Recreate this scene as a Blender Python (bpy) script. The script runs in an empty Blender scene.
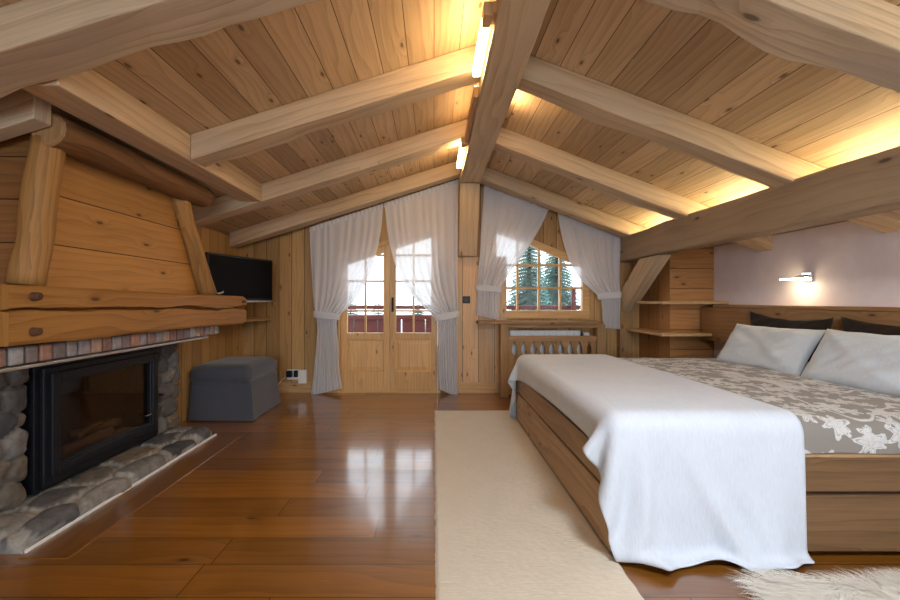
import bpy, bmesh, math, random
import numpy as np
from mathutils import Vector, noise
random.seed(7)
rng = np.random.default_rng(7)
scene = bpy.context.scene
COL = scene.collection
FPX, CX, CY, CAMZ = 400.0, 434.0, 300.0, 1.1
D = 4.76                       # back wall distance
def X(px, d): return (px-CX)*d/FPX
def Z(py, d): return CAMZ+(CY-py)*d/FPX
XL, XR = -2.27, 2.90           # side walls
YB = -4.0                      # wall behind the viewer
RT = 0.155
def zbL(x): return 2.50-.315*(.29-x)     # underside of left rafters
def zbR(x): return 2.42-.383*(x-.58)     # underside of right rafters
def zcL(x): return zbL(x)+RT
def zcR(x): return zbR(x)+RT+.005
XPK = .40

# ------------------------------------------------------------------ node helper
class NT:
    def __init__(s, name):
        s.m = bpy.data.materials.new(name); s.m.use_nodes = True
        s.t = s.m.node_tree; s.t.nodes.clear()
        s.out = s.n('ShaderNodeOutputMaterial')
    def n(s, typ, **k):
        nd = s.t.nodes.new(typ)
        for a, v in k.items(): setattr(nd, a, v)
        return nd
    def set(s, sock, v):
        if isinstance(v, bpy.types.NodeSocket): s.t.links.new(v, sock)
        else:
            if isinstance(v, (tuple, list)) and len(v) == 3 and sock.type == 'RGBA': v = (*v, 1)
            sock.default_value = v
    def math(s, op, a, b=0.0, c=None, clamp=False):
        nd = s.n('ShaderNodeMath', operation=op, use_clamp=clamp)
        s.set(nd.inputs[0], a); s.set(nd.inputs[1], b)
        if c is not None: s.set(nd.inputs[2], c)
        return nd.outputs[0]
    def comb(s, x, y, z=0.0):
        nd = s.n('ShaderNodeCombineXYZ')
        s.set(nd.inputs[0], x); s.set(nd.inputs[1], y); s.set(nd.inputs[2], z)
        return nd.outputs[0]
    def sep(s, v):
        nd = s.n('ShaderNodeSeparateXYZ'); s.set(nd.inputs[0], v); return nd.outputs
    def noise(s, vec, scale, detail=2.0, rough=.5):
        nd = s.n('ShaderNodeTexNoise'); s.set(nd.inputs['Vector'], vec)
        nd.inputs['Scale'].default_value = scale; nd.inputs['Detail'].default_value = detail
        nd.inputs['Roughness'].default_value = rough
        return nd.outputs['Fac']
    def vor(s, vec, scale=1.0, feature='F1', dims='2D', rnd=1.0):
        nd = s.n('ShaderNodeTexVoronoi', feature=feature, voronoi_dimensions=dims)
        s.set(nd.inputs['Vector'], vec); nd.inputs['Scale'].default_value = scale
        nd.inputs['Randomness'].default_value = rnd
        return nd.outputs
    def white(s, v):
        nd = s.n('ShaderNodeTexWhiteNoise', noise_dimensions='2D'); s.set(nd.inputs['Vector'], v)
        return nd.outputs['Value']
    def mix(s, f, a, b, blend='MIX'):
        nd = s.n('ShaderNodeMix', data_type='RGBA', blend_type=blend)
        s.set(nd.inputs[0], f); s.set(nd.inputs[6], a); s.set(nd.inputs[7], b)
        return nd.outputs[2]
    def smooth(s, v, lo, hi, a=0.0, b=1.0):
        nd = s.n('ShaderNodeMapRange', interpolation_type='SMOOTHSTEP')
        s.set(nd.inputs[0], v)
        for i, q in enumerate((lo, hi, a, b)): s.set(nd.inputs[i+1], q)
        return nd.outputs[0]
    def bump(s, h, strength, dist=.01):
        nd = s.n('ShaderNodeBump'); nd.inputs['Strength'].default_value = strength
        nd.inputs['Distance'].default_value = dist; s.set(nd.inputs['Height'], h)
        return nd.outputs[0]
    def pbsdf(s, color, rough=.5, normal=None, **k):
        nd = s.n('ShaderNodeBsdfPrincipled')
        s.set(nd.inputs['Base Color'], color); s.set(nd.inputs['Roughness'], rough)
        if normal is not None: s.set(nd.inputs['Normal'], normal)
        for a, v in k.items(): s.set(nd.inputs[a.replace('_', ' ')], v)
        return nd.outputs[0]
    def end(s, sh):
        s.t.links.new(sh, s.out.inputs['Surface']); return s.m

def hexc(h):
    h = h.lstrip('#'); v = [int(h[i:i+2], 16)/255 for i in (0, 2, 4)]
    return tuple(c/12.92 if c <= .04045 else ((c+.055)/1.055)**2.4 for c in v)

def wood(name, light, dark, plank=None, plen=None, rough=.55, knots=.5, band=1.0, var=.25, coat=0.0, spec=.35, bumpk=.25, gapw=.004, kdark=None, kscale=1.0, grey=None, ring=22.0):
    t = NT(name)
    light, dark = hexc(light), hexc(dark)
    kd = hexc(kdark) if kdark else tuple(c*.38 for c in dark)
    uv = t.n('ShaderNodeUVMap'); uv.uv_map = 'UVMap'
    u, v, _ = t.sep(uv.outputs[0])
    oi = t.n('ShaderNodeObjectInfo').outputs['Random']
    if plank:
        vk = t.math('FLOOR', t.math('DIVIDE', v, plank))
        r1 = t.white(t.comb(vk, 3.7))
        vf = t.math('FRACT', t.math('DIVIDE', v, plank))
        e = t.math('MULTIPLY', t.math('SUBTRACT', .5, t.math('ABSOLUTE', t.math('SUBTRACT', vf, .5))), plank)
        if plen:
            uu = t.math('ADD', t.math('DIVIDE', u, plen), t.math('MULTIPLY', r1, 7.3))
            uk = t.math('FLOOR', uu); uf = t.math('FRACT', uu)
            rnd = t.white(t.comb(vk, uk))
            e2 = t.math('MULTIPLY', t.math('SUBTRACT', .5, t.math('ABSOLUTE', t.math('SUBTRACT', uf, .5))), plen)
            e = t.math('MINIMUM', e, e2)
        else: rnd = r1
        gap = t.smooth(e, gapw*.35, gapw)
    else:
        rnd = oi; gap = None
    off = t.math('MULTIPLY', rnd, 61.0)
    oz = t.math('MULTIPLY', oi, 23.0)
    # knots
    kv = t.vor(t.comb(t.math('ADD', t.math('DIVIDE', u, .34*kscale), off), t.math('ADD', t.math('DIVIDE', v, .12*kscale), oz)))
    keep = t.math('LESS_THAN', t.sep(kv['Color'])[0], knots)
    kdist = kv['Distance']
    # rings
    warp = t.noise(t.comb(t.math('ADD', t.math('MULTIPLY', u, .9), off), t.math('MULTIPLY', v, 4.0), oz), 1.0, 2.0)
    kpush = t.math('MULTIPLY', keep, t.smooth(kdist, 0.02, .38, .05, 0.0))
    rc = t.math('ADD', t.math('MULTIPLY', v, 1.0), t.math('ADD', t.math('MULTIPLY', warp, .26), kpush))
    sb = t.math('FRACT', t.math('MULTIPLY', rc, ring))
    ringv = t.math('POWER', sb, 2.2)
    fib = t.noise(t.comb(t.math('ADD', t.math('MULTIPLY', u, 3.0), off), t.math('MULTIPLY', v, 110.0), oz), 1.0, 3.0, .6)
    blot = t.noise(t.comb(t.math('ADD', t.math('MULTIPLY', u, 1.1), off), t.math('MULTIPLY', v, 5.0), oz), 1.6, 3.0, .55)
    f = t.math('ADD', t.math('MULTIPLY', ringv, .42*band), t.math('MULTIPLY', t.math('SUBTRACT', fib, .5), .9*band))
    f = t.math('ADD', f, t.math('MULTIPLY', t.math('SUBTRACT', blot, .42), .9), clamp=True)
    c = t.mix(f, light, dark)
    if grey: c = t.mix(t.smooth(t.noise(t.comb(u, t.math('MULTIPLY', v, 3.0), oz), 1.3, 2.0), .45, .72, 0, .7), c, hexc(grey))
    if var:
        br = t.math('ADD', 1.0-var*.55, t.math('MULTIPLY', rnd, var*1.1))
        c = t.mix(1.0, c, t.comb(br, t.math('POWER', br, 1.12), t.math('POWER', br, 1.3)), 'MULTIPLY')
    kn = t.math('MULTIPLY', keep, t.smooth(kdist, .04, .085, .9, 0.0))
    halo = t.math('MULTIPLY', keep, t.smooth(kdist, .06, .18, .35, 0.0))
    c = t.mix(halo, c, dark); c = t.mix(kn, c, kd)
    h = t.math('ADD', t.math('MULTIPLY', fib, .5), t.math('MULTIPLY', ringv, .25))
    if gap is not None:
        c = t.mix(gap, tuple(q*.12 for q in dark), c)
        h = t.math('ADD', h, t.math('MULTIPLY', gap, 2.2))
    rg = t.math('ADD', rough, t.math('MULTIPLY', t.math('SUBTRACT', blot, .5), .12))
    return t.end(t.pbsdf(c, rg, t.bump(h, bumpk, .004), Specular_IOR_Level=spec, Coat_Weight=coat, Coat_Roughness=.12, Coat_IOR=1.9))

def plain(name, color, rough=.5, metal=0.0, bump=None, **k):
    t = NT(name); col = hexc(color)
    tc = t.n('ShaderNodeTexCoord').outputs['Object']
    nz = t.noise(tc, 9.0, 3.0)
    c = t.mix(nz, tuple(q*.9 for q in col), tuple(min(1, q*1.08) for q in col))
    nm = None
    if bump: nm = t.bump(t.noise(tc, bump[0], 3.0), bump[1], .005)
    return t.end(t.pbsdf(c, rough, nm, Metallic=metal, **k))

def emis(name, color, strength):
    t = NT(name); e = t.n('ShaderNodeEmission'); t.set(e.inputs[0], color); e.inputs[1].default_value = strength
    return t.end(e.outputs[0])

M = {}
M['floor'] = wood('oak_floor', '#925c1e', '#5e3a10', plank=.185, plen=1.55, rough=.34, knots=.16, band=.9, var=.4, spec=.4, bumpk=.03, gapw=.003, ring=14, coat=.9)
M['floor_strip'] = wood('oak_strip', '#86561e', '#5e3a10', rough=.34, knots=.1, band=.8, spec=.4, bumpk=.03, coat=.8)
M['ceiling'] = wood('ceiling_boards', '#c9ad89', '#9f8160', plank=.152, rough=.55, knots=.35, var=.42, band=1.1, gapw=.0028)
M['beam'] = wood('pale_beam', '#d0b795', '#a88b6a', rough=.7, knots=.16, var=.08, band=1.25, kscale=1.3, grey='#bba78e', ring=14)
M['beam_grey'] = wood('grey_beam', '#c9b496', '#a08a70', rough=.7, knots=.2, var=.08, band=1.5, kscale=1.6, grey='#aea090', ring=20)
M['purlin'] = wood('brown_beam', '#a18a70', '#78634c', rough=.65, knots=.14, var=.08, band=.7, kscale=1.3, ring=12)
M['wall'] = wood('wall_boards', '#bc945f', '#8c6838', plank=.15, rough=.55, knots=.35, var=.45, band=.9)
M['pine'] = wood('pine_boards', '#d8b288', '#b58c62', plank=.19, rough=.5, knots=.35, var=.2)
M['pine_plain'] = wood('pine_plain', '#cfa878', '#aa8054', rough=.5, knots=.2, var=.15)
M['door'] = wood('larch_door', '#e0b67c', '#be8e56', rough=.42, knots=.14, var=.2, spec=.4)
M['hood'] = wood('hood_planks', '#b68445', '#865a2a', plank=.235, rough=.5, knots=.32, var=.35, band=.8)
M['hood_side'] = wood('hood_side_planks', '#96683c', '#664424', plank=.2, rough=.55, knots=.25, var=.3)
M['mantel'] = wood('mantel_oak', '#a9783c', '#744b20', rough=.5, knots=.2, var=.1, band=1.1, kscale=1.2, ring=18)
M['log'] = wood('peeled_log', '#a87c46', '#644522', rough=.6, knots=.35, var=.15, band=1.1)
M['log_end'] = wood('log_end', '#b08a60', '#80603c', rough=.7, knots=.0)
M['toplog'] = wood('dark_log', '#7a5430', '#4c321b', rough=.6, knots=.25, var=.15, band=1.2)
M['bed'] = wood('bed_boards', '#b49470', '#866644', rough=.5, knots=.35, var=.3, band=1.1, ring=14)
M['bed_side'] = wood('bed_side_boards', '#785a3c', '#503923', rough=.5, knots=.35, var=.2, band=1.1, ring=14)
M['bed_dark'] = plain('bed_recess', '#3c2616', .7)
M['column'] = wood('column_boards', '#b58350', '#84582e', plank=.21, rough=.55, knots=.3, var=.3)
M['headboard'] = wood('headboard_boards', '#a57c50', '#745032', rough=.55, knots=.3, var=.2)
M['cover'] = wood('cover_wood', '#ab875c', '#7c5a38', rough=.55, knots=.25, var=.2)
M['peg'] = plain('oak_peg', '#583820', .6)
M['crack'] = plain('crack_shadow_wood', '#2a1608', .9)
M['plaster'] = plain('white_plaster', '#ebe6f0', .85, bump=(40, .05))
M['black_steel'] = plain('black_steel', '#23262c', .38, .5)
M['soot'] = plain('firebox_soot', '#1b1512', .95)
M['ash'] = plain('ash', '#8a7d70', .95)
M['char'] = plain('charred_log', '#5a4a3c', .95, bump=(30, .4))
M['steel'] = plain('brushed_steel', '#c9cacc', .35, .9)
M['chrome'] = plain('chrome', '#d8dadf', .12, 1.0)
M['white_paint'] = plain('white_enamel', '#eef0f2', .35)
M['white_plastic'] = plain('white_plastic', '#f0f0ee', .4)
M['black_plastic'] = plain('black_plastic', '#141416', .4)
M['tv_screen'] = plain('tv_screen', '#07080a', .4, Specular_IOR_Level=.12)
M['tv_case'] = plain('tv_case', '#111114', .25)
M['iron'] = plain('dark_iron', '#2c2623', .45, .7)
M['snow'] = plain('snow', '#e9eef4', .8)
M['red_wood'] = plain('red_stain', '#5a2628', .6)
M['eave'] = plain('eave_stain', '#9b5b40', .6)
M['bark'] = plain('bark', '#4a3a30', .9)
M['lamp_tube'] = emis('warm_tube', (1.0, .70, .35), 38.0)
M['led'] = emis('led_strip', (1.0, .83, .48), 62.0)
M['pendant'] = emis('fill_lamp_glow', (.86, .94, 1.0), 64.0)  # glow of the added fill lamp
M['bulb'] = emis('wall_lamp_glow', (1.0, .76, .45), 58.0)

def mk_fabric(name, col, scale=220., b=.35, rough=.9, sheen=.3, aniso=(1, 1, 1)):
    t = NT(name); tc = t.n('ShaderNodeTexCoord').outputs['Object']
    x, y, z = t.sep(tc)
    v = t.comb(t.math('MULTIPLY', x, aniso[0]), t.math('MULTIPLY', y, aniso[1]), t.math('MULTIPLY', z, aniso[2]))
    f = t.noise(v, scale, 2.0); g = t.noise(tc, 6.0, 2.0)
    c = hexc(col)
    cc = t.mix(t.math('ADD', t.math('MULTIPLY', f, .6), t.math('MULTIPLY', g, .4)), tuple(q*.82 for q in c), tuple(min(1, q*1.12) for q in c))
    return t.end(t.pbsdf(cc, rough, t.bump(f, b, .002), Sheen_Weight=sheen, Specular_IOR_Level=.15))
M['ottoman'] = mk_fabric('grey_linen', '#50525a')
M['pillow'] = mk_fabric('pillow_cotton', '#d6dee6', 60, .15)
M['cushion'] = mk_fabric('brown_satin', '#2a2018', 120, .2, .6, .05)
M['blanket'] = mk_fabric('white_blanket', '#d2d9e4', 55, .8, .92, .2, (3.2, .5, .5))
M['rug'] = mk_fabric('beige_wool', '#d3c8b6', 120, .9, .97, .2, (.5, 1.6, 1))
M['fleece'] = mk_fabric('sheep_wool', '#f4ece0', 40, .3, .8, .4)
M['needle'] = mk_fabric('fir_needles', '#5a8a7e', 12, .2)
M['mattress'] = mk_fabric('mattress_ticking', '#d8d4cc', 80)

def mk_sheer():
    t = NT('sheer_voile')
    d = t.n('ShaderNodeBsdfDiffuse'); t.set(d.inputs[0], hexc('#f1f3f9'))
    tl = t.n('ShaderNodeBsdfTranslucent'); t.set(tl.inputs[0], hexc('#f0f2f6'))
    tr = t.n('ShaderNodeBsdfTransparent')
    m1 = t.n('ShaderNodeMixShader'); m1.inputs[0].default_value = .30
    t.t.links.new(d.outputs[0], m1.inputs[1]); t.t.links.new(tl.outputs[0], m1.inputs[2])
    m2 = t.n('ShaderNodeMixShader'); m2.inputs[0].default_value = .17
    t.t.links.new(m1.outputs[0], m2.inputs[1]); t.t.links.new(tr.outputs[0], m2.inputs[2])
    return t.end(m2.outputs[0])
M['sheer'] = mk_sheer()
def mk_glass(name, tint, gl):
    t = NT(name)
    tr = t.n('ShaderNodeBsdfTransparent'); t.set(tr.inputs[0], tint)
    g = t.n('ShaderNodeBsdfGlossy'); g.inputs['Roughness'].default_value = .03
    m = t.n('ShaderNodeMixShader'); m.inputs[0].default_value = gl
    t.t.links.new(tr.outputs[0], m.inputs[1]); t.t.links.new(g.outputs[0], m.inputs[2])
    return t.end(m.outputs[0])
M['glass'] = mk_glass('window_glass', (.97, .98, .98), .04)
M['fire_glass'] = mk_glass('stove_glass', (.80, .72, .66), .05)
def mk_vcol(name, rough, bs):
    t = NT(name); a = t.n('ShaderNodeAttribute'); a.attribute_name = 'Col'
    tc = t.n('ShaderNodeTexCoord').outputs['Object']
    f = t.noise(tc, 26., 5., .65); g = t.noise(tc, 7., 3., .6)
    k = t.math('ADD', -.15, t.math('ADD', t.math('MULTIPLY', f, 1.35), t.math('MULTIPLY', g, .95)))
    c = t.mix(1.0, a.outputs['Color'], t.comb(k, k, k), 'MULTIPLY')
    return t.end(t.pbsdf(c, rough, t.bump(f, bs, .012)))
M['stone'] = mk_vcol('field_stone', .85, .6)
M['brick'] = mk_vcol('old_brick', .9, .4)

def mk_floral():
    t = NT('floral_duvet'); uv = t.n('ShaderNodeUVMap'); uv.uv_map = 'UVMap'
    x, y, _ = t.sep(uv.outputs[0])
    w = t.noise(uv.outputs[0], 9.0, 3.0); w2 = t.noise(t.comb(y, x, 3.0), 9.0, 3.0)
    px = t.math('ADD', x, t.math('MULTIPLY', t.math('SUBTRACT', w, .5), .05))
    py = t.math('ADD', y, t.math('MULTIPLY', t.math('SUBTRACT', w2, .5), .05))
    masks = []
    for sc, ofs, petals, r0, r1 in ((5.2, 0, 6.0, .27, .10), (9.0, 5.3, 5.0, .27, .10), (15.0, 2.1, 3.0, .22, .12)):
        sx = t.math('ADD', t.math('MULTIPLY', px, sc), ofs); sy = t.math('ADD', t.math('MULTIPLY', py, sc), ofs)
        vo = t.vor(t.comb(sx, sy), 1.0, rnd=.8)
        cx, cy, _ = t.sep(vo['Position'])
        dx, dy = t.math('SUBTRACT', sx, cx), t.math('SUBTRACT', sy, cy)
        ang = t.math('ARCTAN2', dy, dx)
        ph = t.math('MULTIPLY', t.sep(vo['Color'])[1], 6.28)
        pet = t.math('COSINE', t.math('ADD', t.math('MULTIPLY', ang, petals), ph))
        rr = t.math('ADD', r0, t.math('MULTIPLY', pet, r1))
        rr = t.math('ADD', rr, t.math('MULTIPLY', t.math('SUBTRACT', t.noise(t.comb(sx, sy), 5., 2.), .5), .28))
        q = t.math('SUBTRACT', rr, vo['Distance'])
        fl = t.smooth(q, -.01, .02)
        # lines inside the petals
        inn = t.smooth(t.math('ABSOLUTE', t.math('SUBTRACT', t.math('FRACT', t.math('MULTIPLY', q, 5.0)), .5)), .05, .16, .35, 1.0)
        masks.append(t.math('MULTIPLY', fl, inn))
    st = t.noise(t.comb(px, py, 1.7), 2.6, 1.0)
    stem = t.smooth(t.math('ABSOLUTE', t.math('SUBTRACT', st, .5)), .008, .016, 1.0, 0.0)
    m = t.math('MAXIMUM', t.math('MAXIMUM', masks[0], masks[1]), stem)
    c = t.mix(m, hexc('#8a847d'), hexc('#cdccca'))
    return t.end(t.pbsdf(c, .85, t.bump(t.noise(uv.outputs[0], 14., 3.), .25, .01), Sheen_Weight=.2, Specular_IOR_Level=.2))
M['floral'] = mk_floral()

# ------------------------------------------------------------------ object helper
WO = {}
def uvl(bm): return bm.loops.layers.uv.get('UVMap') or bm.loops.layers.uv.new('UVMap')
def uvmap(bm, g):
    g = Vector(g).normalized()
    a = Vector((0, 0, 1)) if abs(g.z) < .7 else Vector((1, 0, 0))
    b = g.cross(a).normalized(); a = b.cross(g).normalized()
    lay = uvl(bm)
    r = random.random()*3
    bm.normal_update()
    for f in bm.faces:
        n = f.normal; ng, na, nb = abs(n.dot(g)), abs(n.dot(a)), abs(n.dot(b))
        for l in f.loops:
            c = l.vert.co
            if ng > max(na, nb): l[lay].uv = (c.dot(a)+7.1, c.dot(b)+3.3)
            elif na >= nb: l[lay].uv = (c.dot(g)+r*UVR[0], c.dot(b))
            else: l[lay].uv = (c.dot(g)+r*UVR[0], c.dot(a)+.043)
UVR = [1.0]
def obj(name, bm, mat, parent=None, grain=None, bevel=0, smooth=False, origin=None, seg=2):
    if grain is not None: uvmap(bm, grain)
    bm.normal_update()
    co = [v.co for v in bm.verts]
    mn = Vector([min(c[i] for c in co) for i in range(3)]); mx = Vector([max(c[i] for c in co) for i in range(3)])
    org = Vector(origin) if origin else Vector(((mn.x+mx.x)/2, (mn.y+mx.y)/2, mn.z))
    for v in bm.verts: v.co -= org
    me = bpy.data.meshes.new(name); bm.to_mesh(me); bm.free()
    o = bpy.data.objects.new(name, me); COL.objects.link(o)
    if isinstance(mat, list):
        for q in mat: me.materials.append(M[q])
    else: me.materials.append(M[mat])
    if smooth:
        for p in me.polygons: p.use_smooth = True
    if bevel:
        md = o.modifiers.new('bevel', 'BEVEL'); md.width = bevel; md.segments = seg; md.limit_method = 'ANGLE'; md.angle_limit = .6
    WO[o.name] = org
    if parent is not None:
        o.parent = parent; o.location = org-WO[parent.name]
    else: o.location = org
    return o
def empty(name, loc):
    o = bpy.data.objects.new(name, None); COL.objects.link(o); o.location = loc
    o.empty_display_size = .1; WO[o.name] = Vector(loc); return o
def tag(o, label, cat, group=None):
    o['label'] = label; o['category'] = cat
    if group: o['group'] = group
    return o
def struct(o, label=None, cat=None):
    o['kind'] = 'structure'
    if label: o['label'] = label
    if cat: o['category'] = cat
    return o
def BM(): return bmesh.new()
def hexa(bm, c0, c1, seg=1, wob=(0, 0, 0, 0), freq=1.6, seed=0., cap=True, taper=None):
    """prism from quad c0 to quad c1; corners wander by noise"""
    rings = []
    for i in range(seg+1):
        t = i/seg; ring = []
        cen0 = sum((Vector(c) for c in c0), Vector())/4; cen1 = sum((Vector(c) for c in c1), Vector())/4
        for k in range(4):
            p = Vector(c0[k]).lerp(Vector(c1[k]), t)
            if wob[k]:
                cen = cen0.lerp(cen1, t); d = (p-cen).normalized()
                L = (cen1-cen0).length*t
                p = p+d*wob[k]*(noise.noise(Vector((L*freq, seed+k*7.3, 1.3)))+.5*noise.noise(Vector((L*freq*2.7, seed+k*3.1, 9.3))))
            ring.append(bm.verts.new(p))
        rings.append(ring)
    for i in range(seg):
        a, b = rings[i], rings[i+1]
        for k in range(4): bm.faces.new((a[k], a[(k+1) % 4], b[(k+1) % 4], b[k]))
    if cap:
        bm.faces.new(rings[0][::-1]); bm.faces.new(rings[-1])
    return bm
def fixn(bm): bmesh.ops.recalc_face_normals(bm, faces=bm.faces[:]); return bm
def box(bm, x0, x1, y0, y1, z0, z1):
    hexa(bm, [(x0, y0, z0), (x0, y1, z0), (x0, y1, z1), (x0, y0, z1)], [(x1, y0, z0), (x1, y1, z0), (x1, y1, z1), (x1, y0, z1)])
    return bm
def bx(*a): return fixn(box(BM(), *a))
def prism(bm, pts, d, off):
    """polygon pts (3d) extruded by vector off"""
    off = Vector(off)
    a = [bm.verts.new(Vector(p)) for p in pts]; b = [bm.verts.new(Vector(p)+off) for p in pts]
    bm.faces.new(a); bm.faces.new(b[::-1])
    n = len(pts)
    for i in range(n): bm.faces.new((a[i], b[i], b[(i+1) % n], a[(i+1) % n]))
    return bm
def tube(bm, pts, rad, n=10, cap=True, wob=0, seed=0):
    pts = [Vector(p) for p in pts]; rs = rad if isinstance(rad, (list, tuple)) else [rad]*len(pts)
    rings = []; prev = None
    for i, p in enumerate(pts):
        d = (pts[min(i+1, len(pts)-1)]-pts[max(i-1, 0)]).normalized()
        if prev is None:
            a = Vector((0, 0, 1)) if abs(d.z) < .9 else Vector((1, 0, 0))
            s = d.cross(a).normalized()
        else: s = (prev-d*prev.dot(d)).normalized()
        prev = s; q = d.cross(s)
        ring = []
        for k in range(n):
            an = 2*math.pi*k/n; r = rs[i]
            if wob: r *= 1+wob*noise.noise(Vector((math.cos(an)*1.3+seed, math.sin(an)*1.3, i*.45)))
            ring.append(bm.verts.new(p+s*math.cos(an)*r+q*math.sin(an)*r))
        rings.append(ring)
    for a, b in zip(rings, rings[1:]):
        for k in range(n): bm.faces.new((a[k], a[(k+1) % n], b[(k+1) % n], b[k]))
    if cap: bm.faces.new(rings[0][::-1]); bm.faces.new(rings[-1])
    return fixn(bm)
def line(a, b, n): return [Vector(a).lerp(Vector(b), i/n) for i in range(n+1)]
def grid(bm, P, uv=None):
    """P[i][j] -> verts; quads"""
    lay = uvl(bm) if uv is not None else None
    vs = [[bm.verts.new(p) for p in row] for row in P]
    for i in range(len(P)-1):
        for j in range(len(P[0])-1):
            f = bm.faces.new((vs[i][j], vs[i+1][j], vs[i+1][j+1], vs[i][j+1]))
            if lay:
                for l, (a, b) in zip(f.loops, ((i, j), (i+1, j), (i+1, j+1), (i, j+1))): l[lay].uv = uv[a][b]
    return vs
GX, GY, GZ = (1, 0, 0), (0, 1, 0), (0, 0, 1)

# ================================================================== THE SHELL
UVR[0] = 0.0
struct(obj('floor', bx(XL-.1, XR+.1, YB-.1, D+.12, -.08, 0), 'floor', grain=GX))
bm = BM()
y0, y1 = YB-.1, D+.12
prism(bm, [(XL-.1, y0, zcL(XL-.1)), (XPK, y0, zcL(XPK)), (XPK, y0, zcL(XPK)+.06), (XL-.1, y0, zcL(XL-.1)+.06)], 0, (0, y1-y0, 0))
prism(bm, [(XPK, y0, zcR(XPK)), (XR+.1, y0, zcR(XR+.1)), (XR+.1, y0, zcR(XR+.1)+.06), (XPK, y0, zcL(XPK)+.06)], 0, (0, y1-y0, 0))
struct(obj('ceiling', fixn(bm), 'ceiling', grain=GY))
struct(obj('wall_left', bx(XL-.1, XL, YB, D, 0, zcL(XL-.1)), 'wall', grain=GZ))
struct(obj('wall_right', bx(XR, XR+.1, YB, D, 0, zcR(XR+.1)), 'plaster'))
# door and window openings
DX0, DX1 = X(338, D), X(440, D)
def dtop(x): return 1.995+.33*x
WX0, WX1 = X(489, D), X(590, D)
WZ0 = Z(318.5, D)
def wtop(x): return 1.707+.085-.41*(x-1.262)
def ceil(x): return zcL(x) if x < XPK else zcR(x)
def wallstrips(yf, th, holes):
    bm = BM()
    xs = sorted(set([XL, XR, XPK]+[h[0] for h in holes]+[h[1] for h in holes]))
    for a, b in zip(xs, xs[1:]):
        m = (a+b)/2; hs = [h for h in holes if h[0] <= m <= h[1]]
        if not hs: segs = [(0, 0, ceil(a+1e-6), ceil(b-1e-6))]
        else:
            h = hs[0]; segs = [(h[3](a), h[3](b), ceil(a+1e-6), ceil(b-1e-6))]
            if h[2] > 0: segs.append((0, 0, h[2], h[2]))
        for (za, zb, ta, tb) in segs:
            prism(bm, [(a, yf, za), (b, yf, zb), (b, yf, tb), (a, yf, ta)], 0, (0, th, 0))
    return fixn(bm)
struct(obj('wall_back', wallstrips(D, .12, [(DX0, DX1, 0, dtop), (WX0, WX1, WZ0, wtop)]), 'wall', grain=GZ))
struct(obj('wall_front', wallstrips(YB-.1, .1, [(-1.4, 1.9, .85, lambda x: 1.85)]), 'wall', grain=GZ))  # opening for the added rear window
UVR[0] = 1.0
# baseboards
struct(obj('baseboard_back', bx(XL+.02, DX0-.005, D-.018, D, 0, .125), 'pine_plain', grain=GX, bevel=.004))
struct(obj('baseboard_right', bx(DX1+.23, X(500, 4.55)-.01, D-.05, D-.03, 0, .13), 'pine_plain', grain=GX, bevel=.004))
# pine lining right of the door
struct(obj('trim_1', bx(.272, .86, D-.03, D, 0, 1.61), 'pine', grain=GZ))
struct(obj('trim_2', bx(-1.768, -1.557, 1.70, 3.22, 0, .004), 'floor_strip', grain=GY))

# ---- double door
def leaf(parent, x0, x1, name):
    bm = BM(); ya, yb = D+.02, D+.07
    s = .072
    zr = [.707, .969, 1.326, 1.636]
    for a, b in ((x0, x0+s), (x1-s, x1)):          # stiles with sloping heads
        prism(bm, [(a, ya, .012), (b, ya, .012), (b, ya, dtop(b)-.05), (a, ya, dtop(a)-.05)], 0, (0, yb-ya, 0))
    a, b = x0+s, x1-s
    for (z0, z1) in ((.012, .243), (.624, .707)): box(bm, a, b, ya, yb, z0, z1)
    prism(bm, [(a, ya, dtop(a)-.13), (b, ya, dtop(b)-.13), (b, ya, dtop(b)-.05), (a, ya, dtop(a)-.05)], 0, (0, yb-ya, 0))
    f = obj(name, fixn(bm), 'door', parent, grain=GZ, bevel=.004)
    bm = BM(); m = (a+b)/2
    prism(bm, [(m-.011, ya+.006, .707), (m+.011, ya+.006, .707), (m+.011, ya+.006, dtop(m)-.128), (m-.011, ya+.006, dtop(m)-.128)], 0, (0, .036, 0))
    for z in zr[1:]:
        if z < dtop(a)-.13: xa = a
        else: xa = (z+.13-1.995)/.33+.005
        if xa < b-.02: box(bm, xa, b, ya+.008, yb-.008, z-.011, z+.011)
    obj('glazing_bars', fixn(bm), 'door', f, grain=GX)
    bm = bx(a-.004, b+.004, ya+.018, ya+.032, .238, .628)
    p = obj('door_panel', bm, 'door', f, grain=GZ)
    bm = BM()                                           # raised field
    q = .05
    hexa(bm, [(a+.01, ya+.019, .25), (b-.01, ya+.019, .25), (b-.01, ya+.019, .617), (a+.01, ya+.019, .617)],
         [(a+q, ya+.008, .25+q), (b-q, ya+.008, .25+q), (b-q, ya+.008, .617-q), (a+q, ya+.008, .617-q)])
    obj('raised_field', fixn(bm), 'door', f, grain=GZ)
    bm = BM(); prism(bm, [(a, D+.043, .70), (b, D+.043, .70), (b, D+.043, dtop(b)-.125), (a, D+.043, dtop(a)-.125)], 0, (0, .005, 0))
    obj('door_glass', fixn(bm), 'glass', f)
    return f
bm = BM(); s = .03
for a, b in ((DX0+.002, DX0+s), (DX1-s, DX1-.002)):
    prism(bm, [(a, D-.012, 0.002), (b, D-.012, 0.002), (b, D-.012, dtop(b)-.002), (a, D-.012, dtop(a)-.002)], 0, (0, .11, 0))
a, b = DX0+s, DX1-s
prism(bm, [(a, D-.012, dtop(a)-.045), (b, D-.012, dtop(b)-.045), (b, D-.012, dtop(b)-.002), (a, D-.012, dtop(a)-.002)], 0, (0, .11, 0))
door = struct(obj('door_1', fixn(bm), 'door', grain=GZ, bevel=.004), 'double glazed wooden balcony door with slanting head behind sheer curtains', 'door')
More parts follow.
